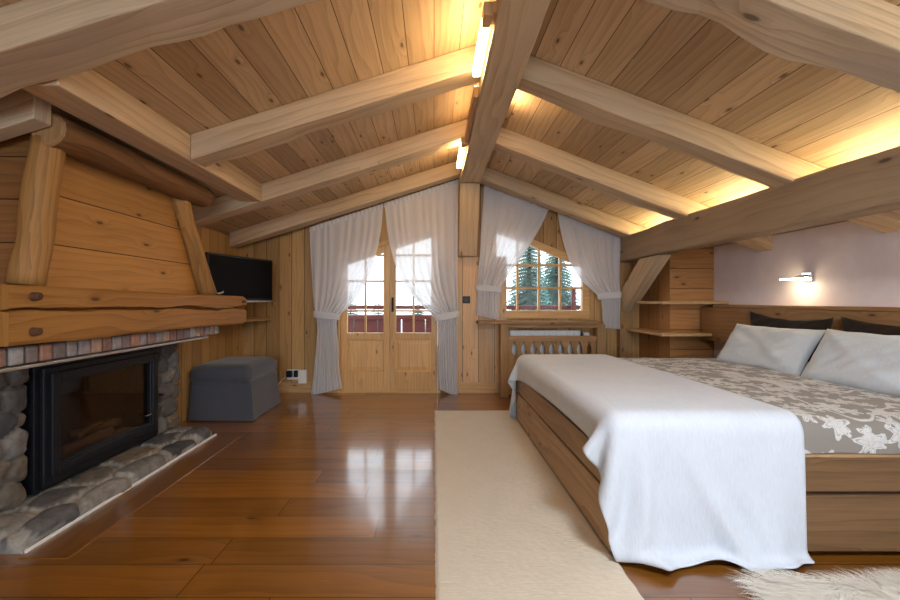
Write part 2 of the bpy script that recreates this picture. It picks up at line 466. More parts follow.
xm = X(389.5, D)
leaf(door, DX0+s+.002, xm-.002, 'door_leaf'); lf = leaf(door, xm+.002, DX1-s-.002, 'door_leaf')
bm = BM(); hx = X(392.5, D)
box(bm, hx-.013, hx+.013, D+.012, D+.02, .96, 1.13)
tube(bm, [(hx, D+.012, 1.09), (hx, D-.03, 1.09)], .008)
tube(bm, [(hx, D-.03, 1.09), (hx+.01, D-.034, 1.06), (hx+.005, D-.034, .99)], [.008, .009, .007])
obj('door_handle', fixn(bm), 'iron', lf)
# threshold
struct(obj('trim_3', bx(DX0, DX1, D-.03, D-.013, 0, .02), 'door', grain=GX))
# ---- window
bm = BM(); ya, yb = D+.0, D+.075; s = .045
gx0, gx1 = WX0+.09, X(582.5, D)
for a, b in ((WX0+.002, gx0), (gx1, WX1-.002)):
    prism(bm, [(a, ya, WZ0+.075), (b, ya, WZ0+.075), (b, ya, wtop(b)-.002), (a, ya, wtop(a)-.002)], 0, (0, yb-ya, 0))
box(bm, WX0+.002, WX1-.002, ya-.012, yb, WZ0, Z(310.5, D))
prism(bm, [(gx0, ya, wtop(gx0)-.088), (gx1, ya, wtop(gx1)-.088), (gx1, ya, wtop(gx1)-.002), (gx0, ya, wtop(gx0)-.002)], 0, (0, yb-ya, 0))
win = struct(obj('window_1', fixn(bm), 'door', grain=GX, bevel=.005), 'wooden gable window with slanting head and small panes above the radiator', 'window')
bm = BM()
for px in (497+21.3*0, 518, 539.5, 561):
    m = X(px, D)
    if m-.013 > gx0: prism(bm, [(m-.013, ya+.02, .98), (m+.013, ya+.02, .98), (m+.013, ya+.02, wtop(m)-.09), (m-.013, ya+.02, wtop(m)-.09)], 0, (0, .04, 0))
for z in (1.243, 1.517):
    xb = min(gx1, 1.262-(z-1.707)/.41)
    box(bm, gx0, xb, ya+.022, ya+.058, z-.013, z+.013)
obj('glazing_bars', fixn(bm), 'door', win, grain=GX)
bm = BM(); prism(bm, [(gx0, ya+.038, .975), (gx1, ya+.038, .975), (gx1, ya+.038, wtop(gx1)-.085), (gx0, ya+.038, wtop(gx0)-.085)], 0, (0, .004, 0))
obj('window_glass', fixn(bm), 'glass', win)

# ================================================================== BEAMS
def rafter(label, side, d0, d1, xa, xb, mat='beam', wob=.014, seed=0., top=None, h=RT, lowadd=0):
    z = zbL if side == 'L' else zbR
    top_ = -.001+(0 if side == 'L' else .005)
    c0 = [(xa, d0, z(xa)-lowadd), (xa, d1, z(xa)-lowadd), (xa, d1, z(xa)+h+top_), (xa, d0, z(xa)+h+top_)]
    c1 = [(xb, d0, z(xb)-lowadd), (xb, d1, z(xb)-lowadd), (xb, d1, z(xb)+h+top_), (xb, d0, z(xb)+h+top_)]
    bm = BM(); hexa(bm, c0, c1, 26, (wob*.8, wob*1.5, 0, 0), 1.9, seed)
    o = obj('rafter', fixn(bm), mat, grain=Vector(c1[0])-Vector(c0[0]), bevel=.006)
    return tag(o, label, 'beam', 'rafters under the sloping ceiling')
RX0, RX1 = .29, .507
rafter('thick wavy pale rafter nearest the viewer, on the fireplace side', 'L', 1.36, 1.56, RX0, XL+.003, 'beam_grey', .03, 1.)
rafter('short pale rafter ending at the trimmer beam above the fireplace', 'L', 2.41, 2.57, RX0, -1.468, seed=5.)
rafter('pale rafter on the left slope, second from the curtained gable wall', 'L', 3.42, 3.58, RX0, XL+.003, seed=9.)
rafter('pale rafter right above the balcony door curtains', 'L', 4.43, 4.59, RX0, XL+.003, seed=13., wob=.008)
rafter('stub of a grey rafter behind the top of the near fireplace log', 'L', 1.70, 1.78, -1.70, XL+.003, 'beam_grey', .0, seed=16.)
rafter('thick wavy grey rafter nearest the viewer, on the bed side', 'R', 1.44, 1.61, RX1, XR-.003, 'beam_grey', .03, 21.)
rafter('long pale rafter on the right slope, lit at its end, nearer the bed', 'R', 2.41, 2.57, RX1, XR-.003, seed=25.)
rafter('pale rafter on the right slope, second from the curtained gable wall', 'R', 3.42, 3.58, RX1, XR-.003, seed=29.)
rafter('pale rafter right above the window curtains', 'R', 4.43, 4.59, RX1, 2.437, seed=33., wob=.006)
bm = BM()
c0 = [(RX0, YB+.01, 2.40), (RX1, YB+.01, 2.40), (RX1, YB+.01, zcR(RX1)-.002), (RX0, YB+.01, zcL(RX0)-.002)]
c1 = [(x, D-.002, z) for x, _, z in c0]
hexa(bm, c0, c1, 50, (.012, .018, 0, 0), 1.2, 40.)
tag(obj('ridge_beam', fixn(bm), 'beam', grain=GY, bevel=.008), 'thick square ridge beam running down the middle of the ceiling', 'beam')
bm = BM()
hexa(bm, [(.285, D-.12, 1.612), (.497, D-.12, 1.612), (.497, D-.032, 1.612), (.285, D-.032, 1.612)],
     [(RX0, D-.36, 2.388), (RX1, D-.36, 2.388), (RX1, D-.032, 2.388), (RX0, D-.032, 2.388)], 8, (.003,)*4, 2., 3.)
tag(obj('ridge_bracket', fixn(bm), 'beam', grain=GZ, bevel=.006), 'tapering wooden bracket carrying the ridge beam between the curtains', 'beam')
bm = BM()
tx0, tx1, tz = -1.65, -1.47, 1.94
c0 = [(tx0, 1.563, tz), (tx1, 1.563, tz), (tx1, 1.563, zcL(tx1)-.004), (tx0, 1.563, zcL(tx0)-.004)]
c1 = [(x, 3.417, z) for x, _, z in c0]
hexa(bm, c0, c1, 14, (.006, .008, 0, 0), 1.6, 44.)
tag(obj('trimmer_beam', fixn(bm), 'beam', grain=GY, bevel=.006), 'pale trimmer beam running above the fireplace hood between two rafters', 'beam')
bm = BM()
c0 = [(2.17, YB+.01, 1.549), (2.33, YB+.01, 1.549), (2.33, YB+.01, 1.735), (2.17, YB+.01, 1.836)]
c1 = [(x, D-.002, z) for x, _, z in c0]
hexa(bm, c0, c1, 60, (.02, .01, 0, .016), 1.5, 48.)
tag(obj('purlin_beam', fixn(bm), 'purlin', grain=GY, bevel=.02), 'heavy brown purlin beam running above the bed, glowing light behind it', 'beam')
# knee brace + wall post under the purlin
bm = BM()
prism(bm, [(2.185, D-.10, .96), (2.185, 3.90, 1.542), (2.185, 4.26, 1.542), (2.185, D-.10, 1.24)], 0, (.14, 0, 0))
tag(obj('knee_brace', fixn(bm), 'beam', grain=(0, -.7, .6), bevel=.012), 'slanting wooden knee brace under the purlin beside the shelves', 'beam')
tag(obj('wall_post', bx(2.17, 2.325, D-.095, D-.002, 0, 1.54), 'cover', grain=GZ, bevel=.006), 'wooden wall post below the slanting brace in the corner', 'post')

# ================================================================== LAMPS AT THE RIDGE AND BEHIND THE PURLIN
def ridge_lamp(y0, y1, label, side=-1):
    xf = RX0 if side < 0 else RX1
    r = empty('ridge_lamp', (xf+side*.03, (y0+y1)/2, 2.44)); q = 0 if side < 0 else .08
    a, b = sorted((xf+side*.001, xf+side*.018))
    obj('back_rail', bx(a, b, y0, y1, 2.425+q, 2.475+q), 'pine_plain', r, grain=GY)
    t = .06 if side < 0 else .034
    a, b = sorted((xf+side*.019, xf+side*t))
    obj('end_block', bx(a, b, y0, y0+.09, 2.412+q, 2.475+q), 'pine_plain', r, grain=GY, bevel=.003)
    obj('light_tube', bx(a, b, y0+.091, y1, 2.416+q, 2.470+q), 'lamp_tube', r, bevel=.004)
    return tag(r, label, 'lamp', 'tube lamps along the ridge beam')
ridge_lamp(1.84, 2.36, 'glowing tube lamp on the ridge beam, nearer of the two at its left face')
ridge_lamp(3.36, 4.0, 'glowing tube lamp on the ridge beam nearest the balcony door')
ridge_lamp(2.66, 2.98, 'tube lamp on the right face of the ridge beam, shining between two rafters', 1)
r = empty('ridge_lamp', (.27, 3.0, 2.42))
obj('back_rail', bx(.258, .2885, 2.60, 3.34, 2.42, 2.49), 'pine_plain', r, grain=GY, bevel=.003)
obj('light_tube', tube(BM(), [(.272, 2.62, 2.498), (.272, 3.32, 2.498)], .006, 8), 'lamp_tube', r)
tag(r, 'wooden rail with hidden warm strip on the ridge beam between the two glowing tubes', 'lamp', 'tube lamps along the ridge beam')
for k, (a, b) in enumerate(((1.63, 2.39), (2.59, 3.40), (3.60, 4.41), (-.4, 1.42))):
    r = empty('light_strip', (2.37, (a+b)/2, 1.735))
    bm = BM(); box(bm, 2.332, 2.41, a, b, 1.735, 1.745); box(bm, 2.40, 2.41, a, b, 1.7455, 1.855)
    obj('channel', fixn(bm), 'white_paint', r)
    obj('light_tube', tube(BM(), [(2.365, a+.02, 1.758), (2.365, b-.02, 1.758)], .008, 8), 'led', r)
    tag(r, 'warm light strip on the purlin %s' % ('behind the nearest thick rafter', 'between the two middle rafters', 'at the window end of the ceiling', 'nearest the viewer')[k], 'lamp', 'light strips on the purlin')

# ================================================================== FIREPLACE
fp = empty('fireplace', (-2.0, 2.5, 0))
tag(fp, 'rustic stone fireplace with timber mantel and plank hood on the left wall', 'fireplace')
STONES = ['#5e5c5c', '#75716d', '#514c48', '#6e6458', '#88837c', '#5a5757', '#776858', '#454446']
def stone_field(s0, s1, t0, t1, cell, mapf, nres, depth=.03, mortar='#a9a49c', mw=.012, seed=1, asp=1.5):
    """height field of rounded stones; mapf(s,t,h) -> point"""
    r = np.random.default_rng(seed)
    seeds = []
    rows = max(1, int(round((t1-t0)/cell)))
    for i in range(-1, rows+1):
        n = max(1, int(round((s1-s0)/(cell*asp))))
        for j in range(-1, n+1):
            seeds.append((s0+(j+.5+(.5 if i % 2 else 0)+r.uniform(-.3, .3))*(s1-s0)/n, t0+(i+.5+r.uniform(-.25, .25))*(t1-t0)/rows))
    S = np.array(seeds); cols = [hexc(STONES[r.integers(len(STONES))]) for _ in seeds]; hs = r.uniform(.65, 1.1, len(seeds))
    ns = int((s1-s0)/nres)+1; nt = int((t1-t0)/nres)+1
    P, C = [], []
    for i in range(ns+1):
        s = s0+(s1-s0)*i/ns; rp, rcol = [], []
        for j in range(nt+1):
            t = t0+(t1-t0)*j/nt
            ws = s+.03*noise.noise(Vector((s*9, t*9, seed))); wt = t+.03*noise.noise(Vector((s*9, t*9, seed+5)))
            d = np.hypot((S[:, 0]-ws)/asp, S[:, 1]-wt); o = np.argsort(d)[:2]
            e = d[o[1]]-d[o[0]]
            k = min(1, max(0, (e-mw*.5)/(cell*.38))); h = depth*hs[o[0]]*math.sqrt(1-(1-k)**2)
            h += .006*noise.noise(Vector((s*22, t*22, seed)))
            rp.append(Vector(mapf(s, t, h)))
            m = 0 if e > mw else 1
            rcol.append(hexc(mortar) if m else cols[o[0]])
        P.append(rp); C.append(rcol)
    bm = BM(); lay = bm.verts.layers.float_color.new('Col'); vs = grid(bm, P)
    for row, cr in zip(vs, C):
        for v, c in zip(row, cr): v[lay] = (*c, 1)
    return bm
def pier(y0, y1, seed, xf=-2.07, xb=XL+.005, z0=.085, z1=.80):
    # wraps near side, front, far side with rounded corners
    R = .03; a, f = (-xb+xf), y1-y0      # a = depth
    a = xf-xb
    tot = 2*a+f
    def mp(s, t, h):
        h = h*min(1, 1)
        if s < a: p = Vector((xb+s, y0, t)); n = Vector((0, -1, 0))
        elif s < a+f: p = Vector((xf, y0+(s-a), t)); n = Vector((1, 0, 0))
        else: p = Vector((xf-(s-a-f), y1, t)); n = Vector((0, 1, 0))
        # blend normals at corners
        for c, n0, n1 in ((a, Vector((0, -1, 0)), Vector((1, 0, 0))), (a+f, Vector((1, 0, 0)), Vector((0, 1, 0)))):
            k = (s-c)/.05
            if abs(k) < 1: n = (n0*(1-k)/2+n1*(1+k)/2).normalized(); p = p-n*.012*(1-abs(k))
        return p+n*(h-.012)
    bm = stone_field(0, tot, z0, z1, .12, mp, .014, .042, seed=seed, asp=1.35, mortar='#6a6763')
    # close the top
    top = [v for v in bm.verts if abs(v.co.z-z1) < 1e-4]
    return bm
obj('stone_pier', pier(1.745, 2.02, 3), 'stone', fp, smooth=True)
obj('stone_pier', pier(2.985, 3.23, 8), 'stone', fp, smooth=True)
# hearth slab: front lip, then top
hx0, hx1, hy0, hy1, hz = XL+.005, -1.79, 1.73, 3.24, .085
def hearth_map(s, t, h):
    # t from 0: front bottom -> lip up -> top back
    L = hz-.02
    yy = hy0+s
    bulge = .012*noise.noise(Vector((yy*5, 1, 3)))
    if t < L: p = Vector((hx1+bulge, yy, t)); n = Vector((1, 0, 0))
    else: p = Vector((hx1-(t-L)+bulge, yy, hz-.02)); n = Vector((0, 0, 1))
    k = (t-L)/.04
    if abs(k) < 1: n = (Vector((1, 0, 0))*(1-k)/2+Vector((0, 0, 1))*(1+k)/2).normalized(); p = p-n*.015*(1-abs(k))
    e = min(s, hy1-hy0-s)
    if e < .03: p.z = max(.0, p.z-(.03-e)*.6)
    q = p+n*h; q.z = max(q.z, 0.001)
    return q
bm = stone_field(0, hy1-hy0, 0, hz-.02+hx1-hx0, .16, hearth_map, .014, .03, seed=5, asp=1.75, mortar='#9a958d', mw=.034)
# end walls
for yy in (hy0, hy1):
    ring = [v for v in bm.verts if abs(v.co.y-yy) < 1e-4]
    lay = bm.verts.layers.float_color['Col']
    ring.sort(key=lambda v: (-v.co.x, v.co.z))
    top = sorted(ring, key=lambda v: -v.co.x)
    low = [bm.verts.new((v.co.x, yy, 0.0)) for v in top]
    for v in low: v[lay] = (*hexc('#8f8b86'), 1)
    for i in range(len(top)-1):
        if (top[i].co-top[i+1].co).length > 1e-5:
            try: bm.faces.new((top[i], top[i+1], low[i+1], low[i]))
            except ValueError: pass
obj('hearth', bm, 'stone', fp, smooth=True)
obj('hearth_mortar_strip', bx(hx1+.016, hx1+.026, hy0, hy1+.01, 0.0, .018), 'white_plastic', fp, bevel=.004)['label'] = 'pale mortar line along the hearth foot'
# brick course and lintel strip
bm = BM(); lay = bm.verts.layers.float_color.new('Col')
BR = ['#8b6a5e', '#94918f', '#7d6f6b', '#9c7463', '#a09c9a', '#836a60', '#8f8786', '#a58878']
yy = 1.60; k = 0
def cbox(bm, lay, b, col):
    n0 = len(bm.verts); box(bm, *b); bm.verts.ensure_lookup_table()
    for v in bm.verts[n0:]: v[lay] = (*hexc(col), 1)
cbox(bm, lay, (XL+.01, -1.78, 1.605, 3.265, .822, .902), '#5d5854')
random.seed(3)
while yy < 3.23:
    w = random.uniform(.05, .066)
    cbox(bm, lay, (-1.80, -1.765+random.uniform(-.004, .004), yy, yy+w, .824, .900), BR[k % 8 if random.random() < .6 else random.randrange(8)])
    yy += w+.010; k += 1
obj('brick_course', fixn(bm), 'brick', fp, bevel=.008)
obj('lintel_strip', bx(XL+.01, -1.748, 1.60, 3.10, .806, .819), 'steel', fp, bevel=.002)['label'] = 'pale metal lintel edge under the bricks'
# mantel
bm = BM()
c0 = [(-1.70, 1.60, .915), (-1.70, 1.60, 1.162), (-2.26, 1.60, 1.162), (-2.26, 1.60, .915)]
c1 = [(-1.70, 3.60, .893), (-1.70, 3.60, 1.128), (-2.26, 3.60, 1.128), (-2.26, 3.60, .893)]
# front profile with a horizontal split
rings = []
n = 60
for i in range(n+1):
    t = i/n; yv = 1.60+2.08*t
    zl = .915-.022*t; zt = 1.162-.034*t
    wv = lambda a: noise.noise(Vector((yv*2.1, a, .5)))
    zl += .012*wv(1)+.006*noise.noise(Vector((yv*6, 5, 1))); zt += .006*wv(2)
    endr = max(0, (t-.93)/.07); xr = -1.70-.022*endr**2; zt -= .02*endr**2; zl += .02*endr**2
    zc = zl+(zt-zl)*(.60-.04*t)+.030*noise.noise(Vector((yv*2.4, 7, 2)))+.009*noise.noise(Vector((yv*11, 3, 2)))
    g = max(0.0015,   .021*(.55+1.3*noise.noise(Vector((yv*2.6, 9, 4)))))
    xs = xr+.004*wv(4)
    prof = [(-2.26, zl), (xs-.008, zl), (xs, zl+.014), (xs+.003*wv(5), (zl+zc)/2), (xs, zc-g), (xs-.045, zc), (xs, zc+g), (xs+.003*wv(6), (zt+zc)/2), (xs, zt-.014), (xs-.010, zt), (-2.26, zt)]
    rings.append([bm.verts.new((x, yv, z)) for x, z in prof])
for a, b in zip(rings, rings[1:]):
    for k in range(len(a)): bm.faces.new((a[k], a[(k+1) % len(a)], b[(k+1) % len(a)], b[k]))
bm.faces.new(rings[0]); bm.faces.new(rings[-1][::-1])
mt = obj('mantel', fixn(bm), 'mantel', fp, grain=GY)
for (yv, z) in ((1.695, 1.115), (1.695, .965), (3.55, 1.085)):
    bm = tube(BM(), [(-1.705, yv, z), (-1.672, yv+.004, z+.002)], [.020, .017] if yv < 3 else [.012, .01], 9, wob=.12)
    obj('peg', bm, 'peg', mt, bevel=.003)
# hood
bm = BM()
zt = 1.86
def hoodpts(x0, x1): return None
fb, ft, bk = -1.84, -1.80, XL+.004
P = [(fb, 1.78, 1.163), (fb, 3.24, 1.135), (ft, 2.83, zt-.03), (ft, 1.86, zt-.03)]
Q = [(bk, 1.78, 1.163), (bk, 3.24, 1.135), (bk, 2.83, zcL(bk)-.03), (bk, 1.86, zcL(bk)-.03)]
pa = [bm.verts.new(p) for p in P]; qa = [bm.verts.new(p) for p in Q]
bm.faces.new(pa); bm.faces.new(qa[::-1])
for i in range(4): bm.faces.new((pa[i], qa[i], qa[(i+1) % 4], pa[(i+1) % 4]))
obj('hood_panel', fixn(bm), 'hood', fp, grain=GY)
# near cheek of the hood in older planks
bm = BM()
prism(bm, [(fb-.01, 1.765, 1.165), (bk, 1.765, 1.165), (bk, 1.845, zcL(bk)-.01), (ft-.02, 1.845, 1.885)], 0, (0, .012, 0))
obj('hood_cheek', fixn(bm), 'hood_side', fp, grain=GX)
def logpost(a, b, r0, r1, seed):
    pts = line(a, b, 12)
    pts = [p+Vector((.006*noise.noise(p*5), .012*noise.noise(p*4+Vector((3, 1, seed))), 0)) for p in pts]
    return tube(BM(), pts, [r0+(r1-r0)*i/12 for i in range(13)], 14, wob=.12, seed=seed)
obj('log_post', logpost((-1.80, 1.77, 1.165), (-1.775, 1.845, 1.83), .066, .062, 1.), 'log', fp, grain=(0.03, .1, 1), smooth=True)
obj('log_post', logpost((-1.79, 3.17, 1.14), (-1.775, 2.78, 1.83), .062, .055, 4.), 'log', fp, grain=(0, -.5, 1), smooth=True)
bm = tube(BM(), line((-1.735, 1.80, 1.868), (-1.735, 3.0, 1.872), 14), [.082]*15, 16, wob=.10, seed=9.)
tl = obj('top_log', bm, 'toplog', fp, grain=GY, smooth=True, bevel=.006)
bm = tube(BM(), [(-1.735, 1.787, 1.868), (-1.735, 1.80, 1.868)], [.070, .080], 16, wob=.06, seed=9.)
obj('log_end', bm, 'log_end', tl, grain=GZ)['label'] = 'pale sawn end of the dark top log'
# stove insert
iy0, iy1, iz0, iz1, ix = 2.05, 2.965, .098, .775, -2.02
bm = BM()
def frame(bm, y0, y1, z0, z1, w, xa, xb, wb=None):
    wb = wb or w
    box(bm, xa, xb, y0, y0+w, z0, z1); box(bm, xa, xb, y1-w, y1, z0, z1)
    box(bm, xa, xb, y0+w, y1-w, z0, z0+wb); box(bm, xa, xb, y0+w, y1-w, z1-w, z1)
frame(bm, iy0, iy1, iz0, iz1, .04, XL+.03, ix-.03)
ins = obj('stove_insert', fixn(bm), 'black_steel', fp, bevel=.003)
bm = BM(); frame(bm, iy0+.025, iy1-.025, iz0+.02, iz1-.03, .045, ix-.029, ix-.004, .07)
frame(bm, iy0+.055, iy1-.055, iz0+.07, iz1-.06, .05, ix-.028, ix+.014)
frame(bm, iy0+.085, iy1-.085, iz0+.10, iz1-.09, .03, ix-.028, ix+.002)
obj('stove_door', fixn(bm), 'black_steel', ins, bevel=.005)
obj('stove_glass', bx(ix-.026, ix-.02, iy0+.11, iy1-.11, iz0+.125, iz1-.115), 'fire_glass', ins)
bm = BM(); box(bm, ix+.004, ix+.02, iy1-.185, iy1-.125, .29, .297)
obj('door_latch', fixn(bm), 'chrome', ins)
bm = tube(BM(), [(ix-.005, iy1-.012, .40), (ix+.022, iy1-.012, .40)], .010, 12)
obj('air_knob', bm, 'black_steel', ins)
bm = BM(); box(bm, XL+.006, XL+.028, iy0+.03, iy1-.03, iz0, iz1); box(bm, XL+.03, ix-.032, iy0+.041, iy0+.05, iz0+.062, iz1-.06); box(bm, XL+.03, ix-.032, iy1-.05, iy1-.041, iz0+.062, iz1-.06); box(bm, XL+.03, ix-.032, iy0+.041, iy1-.041, iz1-.058, iz1-.045); box(bm, XL+.03, ix-.032, iy0+.041, iy1-.041, iz0+.041, iz0+.06)
obj('firebox_lining', fixn(bm), 'soot', ins)
bm = BM(); P = []
for i in range(10):
    P.append([(XL+.05+.018*i, iy0+.07+.77*j/20, iz0+.063+.03*abs(noise.noise(Vector((i*.4, j*.5, 2))))+.02) for j in range(21)])
grid(bm, P); obj('ash_bed', bm, 'ash', ins, smooth=True)
for k, (a, b, r) in enumerate((((-2.14, 2.28, .235), (-2.11, 2.62, .245), .028), ((-2.19, 2.42, .285), (-2.17, 2.76, .265), .024), ((-2.10, 2.36, .30), (-2.15, 2.58, .31), .018))):
    bm = tube(BM(), line(a, b, 8), r, 10, wob=.3, seed=k)
    tag(obj('firewood_log', bm, 'char', smooth=True), ('thick charred firewood log at the left in the stove', 'long charred log at the right in the stove', 'thin charred branch lying on top in the stove')[k], 'firewood', 'burnt logs in the fireplace')

# ================================================================== TV, SHELF, OTTOMAN, SOCKETS
A, B = Vector((-2.10, 3.70, 0)), Vector((-1.815, 4.50, 0))
tv = empty('television', (-2.05, 4.15, 1.06))
tag(tv, 'flat black television on an arm in the left corner above the ottoman', 'television')
dv = (B-A).normalized(); nv = Vector((dv.y, -dv.x, 0))
def tvslab(s0, s1, z0, z1, n0, n1):
    L = (B-A).length
    p = lambda s, n, z: A+dv*(s*L)+nv*n+Vector((0, 0, z))
    bm = BM(); hexa(bm, [p(s0, n0, z0), p(s0, n1, z0), p(s0, n1, z1), p(s0, n0, z1)], [p(s1, n0, z0), p(s1, n1, z0), p(s1, n1, z1), p(s1, n0, z1)])
    return fixn(bm)
obj('casing', tvslab(0, 1, 1.095, 1.545, -.05, 0), 'tv_case', tv, bevel=.006)
obj('screen', tvslab(.025, .975, 1.115, 1.525, .0005, .003), 'tv_screen', tv)
obj('silver_strip', tvslab(0, 1, 1.076, 1.094, -.045, .002), 'steel', tv, bevel=.003)
bm = tube(BM(), [A+dv*.45+nv*-.051+Vector((0, 0, 1.3)), (XL+.004, 4.2, 1.3)], .02, 8)
obj('wall_arm', bm, 'black_steel', tv)
bm = BM(); prism(bm, [(XL+.002, 3.95, .862), (XL+.002, D-.002, .862), (-1.93, D-.002, .862), (-1.95, 4.58, .862), (-2.1, 4.05, .862)], 0, (0, 0, .03))
tag(obj('corner_shelf', fixn(bm), 'cover', grain=GY, bevel=.003), 'small wooden corner shelf below the television', 'shelf')
bm = tube(BM(), [(-1.79, 3.27, 1.152), (-1.775, 3.33, 1.160), (-1.78, 3.38, 1.172), (-1.81, 3.43, 1.162), (-1.86, 3.46, 1.150)], .005, 6)
tag(obj('white_cord', bm, 'white_plastic', smooth=True), 'short white cord looped on the far end of the mantel', 'cord')
ot = empty('ottoman', (-1.95, 3.98, 0)); tag(ot, 'dark grey fabric storage ottoman with padded lid in the corner', 'ottoman')
ox0, ox1, oy0, oy1 = -2.235, -1.685, 3.655, 4.30
bm = BM()
N = 24
ringp = []
def rr(x0, x1, y0, y1, r, n=6):
    pts = []
    for (cx, cy, a0) in ((x1-r, y0+r, -90), (x1-r, y1-r, 0), (x0+r, y1-r, 90), (x0+r, y0+r, 180)):
        for i in range(n+1):
            a = math.radians(a0+90*i/n); pts.append((cx+r*math.cos(a), cy+r*math.sin(a)))
    return pts
rings = []
for (z, fl) in ((.006, .045), (.10, .03), (.22, .012), (.335, 0)):
    pts = rr(ox0, ox1+fl, oy0-fl, oy1, .03)
    ring = []
    for i, (x, y) in enumerate(pts):
        ring.append(bm.verts.new((x+.006*noise.noise(Vector((x*7, y*7, z*3))), y+.008*noise.noise(Vector((x*9, y*3, z*4))), z)))
    rings.append(ring)
for a, b in zip(rings, rings[1:]):
    for k in range(len(a)): bm.faces.new((a[k], a[(k+1) % len(a)], b[(k+1) % len(a)], b[k]))
bm.faces.new(rings[-1]); bm.faces.new(rings[0][::-1])
# box pleat at the near corner
obj('skirt', fixn(bm), 'ottoman', ot, bevel=.004)
bm = BM()
prism(bm, [(ox1+.052, oy0-.052, .007), (ox1-.045, oy0-.056, .007), (ox1-.004, oy0-.006, .33)], 0, (.004, .006, 0))
prism(bm, [(ox1+.056, oy0-.046, .007), (ox1+.052, oy0+.05, .007), (ox1+.004, oy0+.006, .33)], 0, (.004, .002, 0))
obj('corner_pleat', fixn(bm), 'ottoman', ot)
bm = BM(); rings = []
for (z, ins_) in ((.342, 0), (.40, -.010), (.45, -.006), (.482, .012), (.500, .05), (.508, .12)):
    pts = rr(ox0+ins_, ox1-ins_, oy0+ins_, oy1-ins_, .05)
    rings.append([bm.verts.new((x, y, z)) for x, y in pts])
for a, b in zip(rings, rings[1:]):
    for k in range(len(a)): bm.faces.new((a[k], a[(k+1) % len(a)], b[(k+1) % len(a)], b[k]))
bm.faces.new(rings[-1]); bm.faces.new(rings[0][::-1])
obj('padded_lid', fixn(bm), 'ottoman', ot, smooth=True)
pts = [Vector((x, y, .338)) for x, y in rr(ox0-.002, ox1+.004, oy0-.004, oy1+.002, .04)]
obj('piping', tube(BM(), pts+[pts[0]], .006, 6, cap=False), 'ottoman', ot, smooth=True)
# sockets
sy = D-.018
so = empty('wall_socket', (X(295, D), D-.02, .19)); tag(so, 'black wall socket with plugs low on the wall beside the ottoman', 'socket')
obj('socket_plate', bx(X(287.5, D), X(299, D), D-.014, D-.001, .155, .275), 'white_plastic', so, bevel=.003)
bm = BM(); box(bm, X(287.5, D)+.003, X(293.3, D), D-.06, D-.015, .19, .265); box(bm, X(295, D), X(299, D)-.002, D-.055, D-.015, .19, .268)
obj('plugs', fixn(bm), 'black_plastic', so, bevel=.006)
obj('cable', tube(BM(), [(X(288.5, D), D-.055, .20), (X(284, D), D-.05, .165), (X(280, D), D-.07, .10), (-1.98, D-.09, .03)], .004, 6), 'white_plastic', so, smooth=True)
ad = empty('adapter', (X(303.3, D), D-.03, .11)); tag(ad, 'white plug-in adapter on the baseboard left of the door curtain', 'adapter')
obj('body', bx(X(299.3, D), X(307.5, D), D-.05, D-.019, .115, .275), 'white_plastic', ad, bevel=.006)
obj('button', bx(X(302, D), X(305, D), D-.053, D-.0505, .22, .245), 'white_paint', ad, bevel=.001)
sw = empty('light_switch', (X(466, D), D-.035, 1.06)); tag(sw, 'dark square light switch on the pine panel right of the door', 'switch')
obj('plate', bx(X(462.3, D), X(469.8, D), D-.041, D-.031, 1.06, 1.145), 'iron', sw, bevel=.003)
obj('rocker', bx(X(464.3, D), X(467.8, D), D-.045, D-.0415, 1.08, 1.125), 'black_plastic', sw, bevel=.001)

# ================================================================== SILL, RADIATOR
dC = 4.55
tag(obj('window_sill', bx(.50, X(601.5, dC), dC-.05, D-.031, .826, .860), 'cover', grain=GX, bevel=.004), 'wooden window sill board above the radiator cover', 'sill')
rc = empty('radiator_cover', (1.34, dC, 0)); tag(rc, 'wooden radiator cover with diamond cut-outs below the window', 'radiator cover')
px0, px1 = X(500, dC), X(604, dC)
for a, b in ((px0, px0+.092), (px1-.092, px1)): obj('post', bx(a, b, dC-.04, dC+.05, 0, .824), 'cover', rc, grain=GZ, bevel=.004)
a, b = px0+.093, px1-.093
obj('top_rail', bx(a, b, dC-.03, dC+.03, .785, .824), 'cover', rc, grain=GX, bevel=.003)
obj('middle_rail', bx(a, b, dC-.03, dC+.02, .632, .692), 'cover', rc, grain=GX, bevel=.003)
obj('bottom_rail', bx(a, b, dC-.03, dC+.02, .03, .10), 'cover', rc, grain=GX, bevel=.003)
xc = [X(514.3+9.27*i, dC) for i in range(9)]
ed = [a]+xc+[b]
for i in range(10):
    l, r = ed[i]+.003, ed[i+1]-.003
    nl, nr = (0 if i == 0 else .028), (0 if i == 9 else .028)
    zc, hz_ = .537, .078
    pts = [(l, .101), (r, .101)]
    if nr: pts += [(r, zc-hz_), (r-nr*.8, zc-hz_*.45), (r-nr, zc), (r-nr*.8, zc+hz_*.45), (r, zc+hz_)]
    pts += [(r, .631), (l, .631)]
    if nl: pts += [(l, zc+hz_), (l+nl*.8, zc+hz_*.45), (l+nl, zc), (l+nl*.8, zc-hz_*.45), (l, zc-hz_)]
    bm = BM(); prism(bm, [(x, dC-.018, z) for x, z in pts], 0, (0, .018, 0))
    obj('slat', fixn(bm), 'cover', rc, grain=GZ)
rad = empty('radiator', (1.3, 4.67, .10)); tag(rad, 'white panel radiator behind the wooden cover below the window', 'radiator')
bm = BM(); box(bm, .88, 1.70, 4.645, 4.66, .12, .745)
for i in range(20): box(bm, .885+.0408*i, .915+.0408*i, 4.636, 4.6449, .13, .735)
obj('panel', fixn(bm), 'white_paint', rad, bevel=.003)
obj('top_grille', bx(.88, 1.70, 4.661, 4.715, .14, .742), 'white_paint', rad)
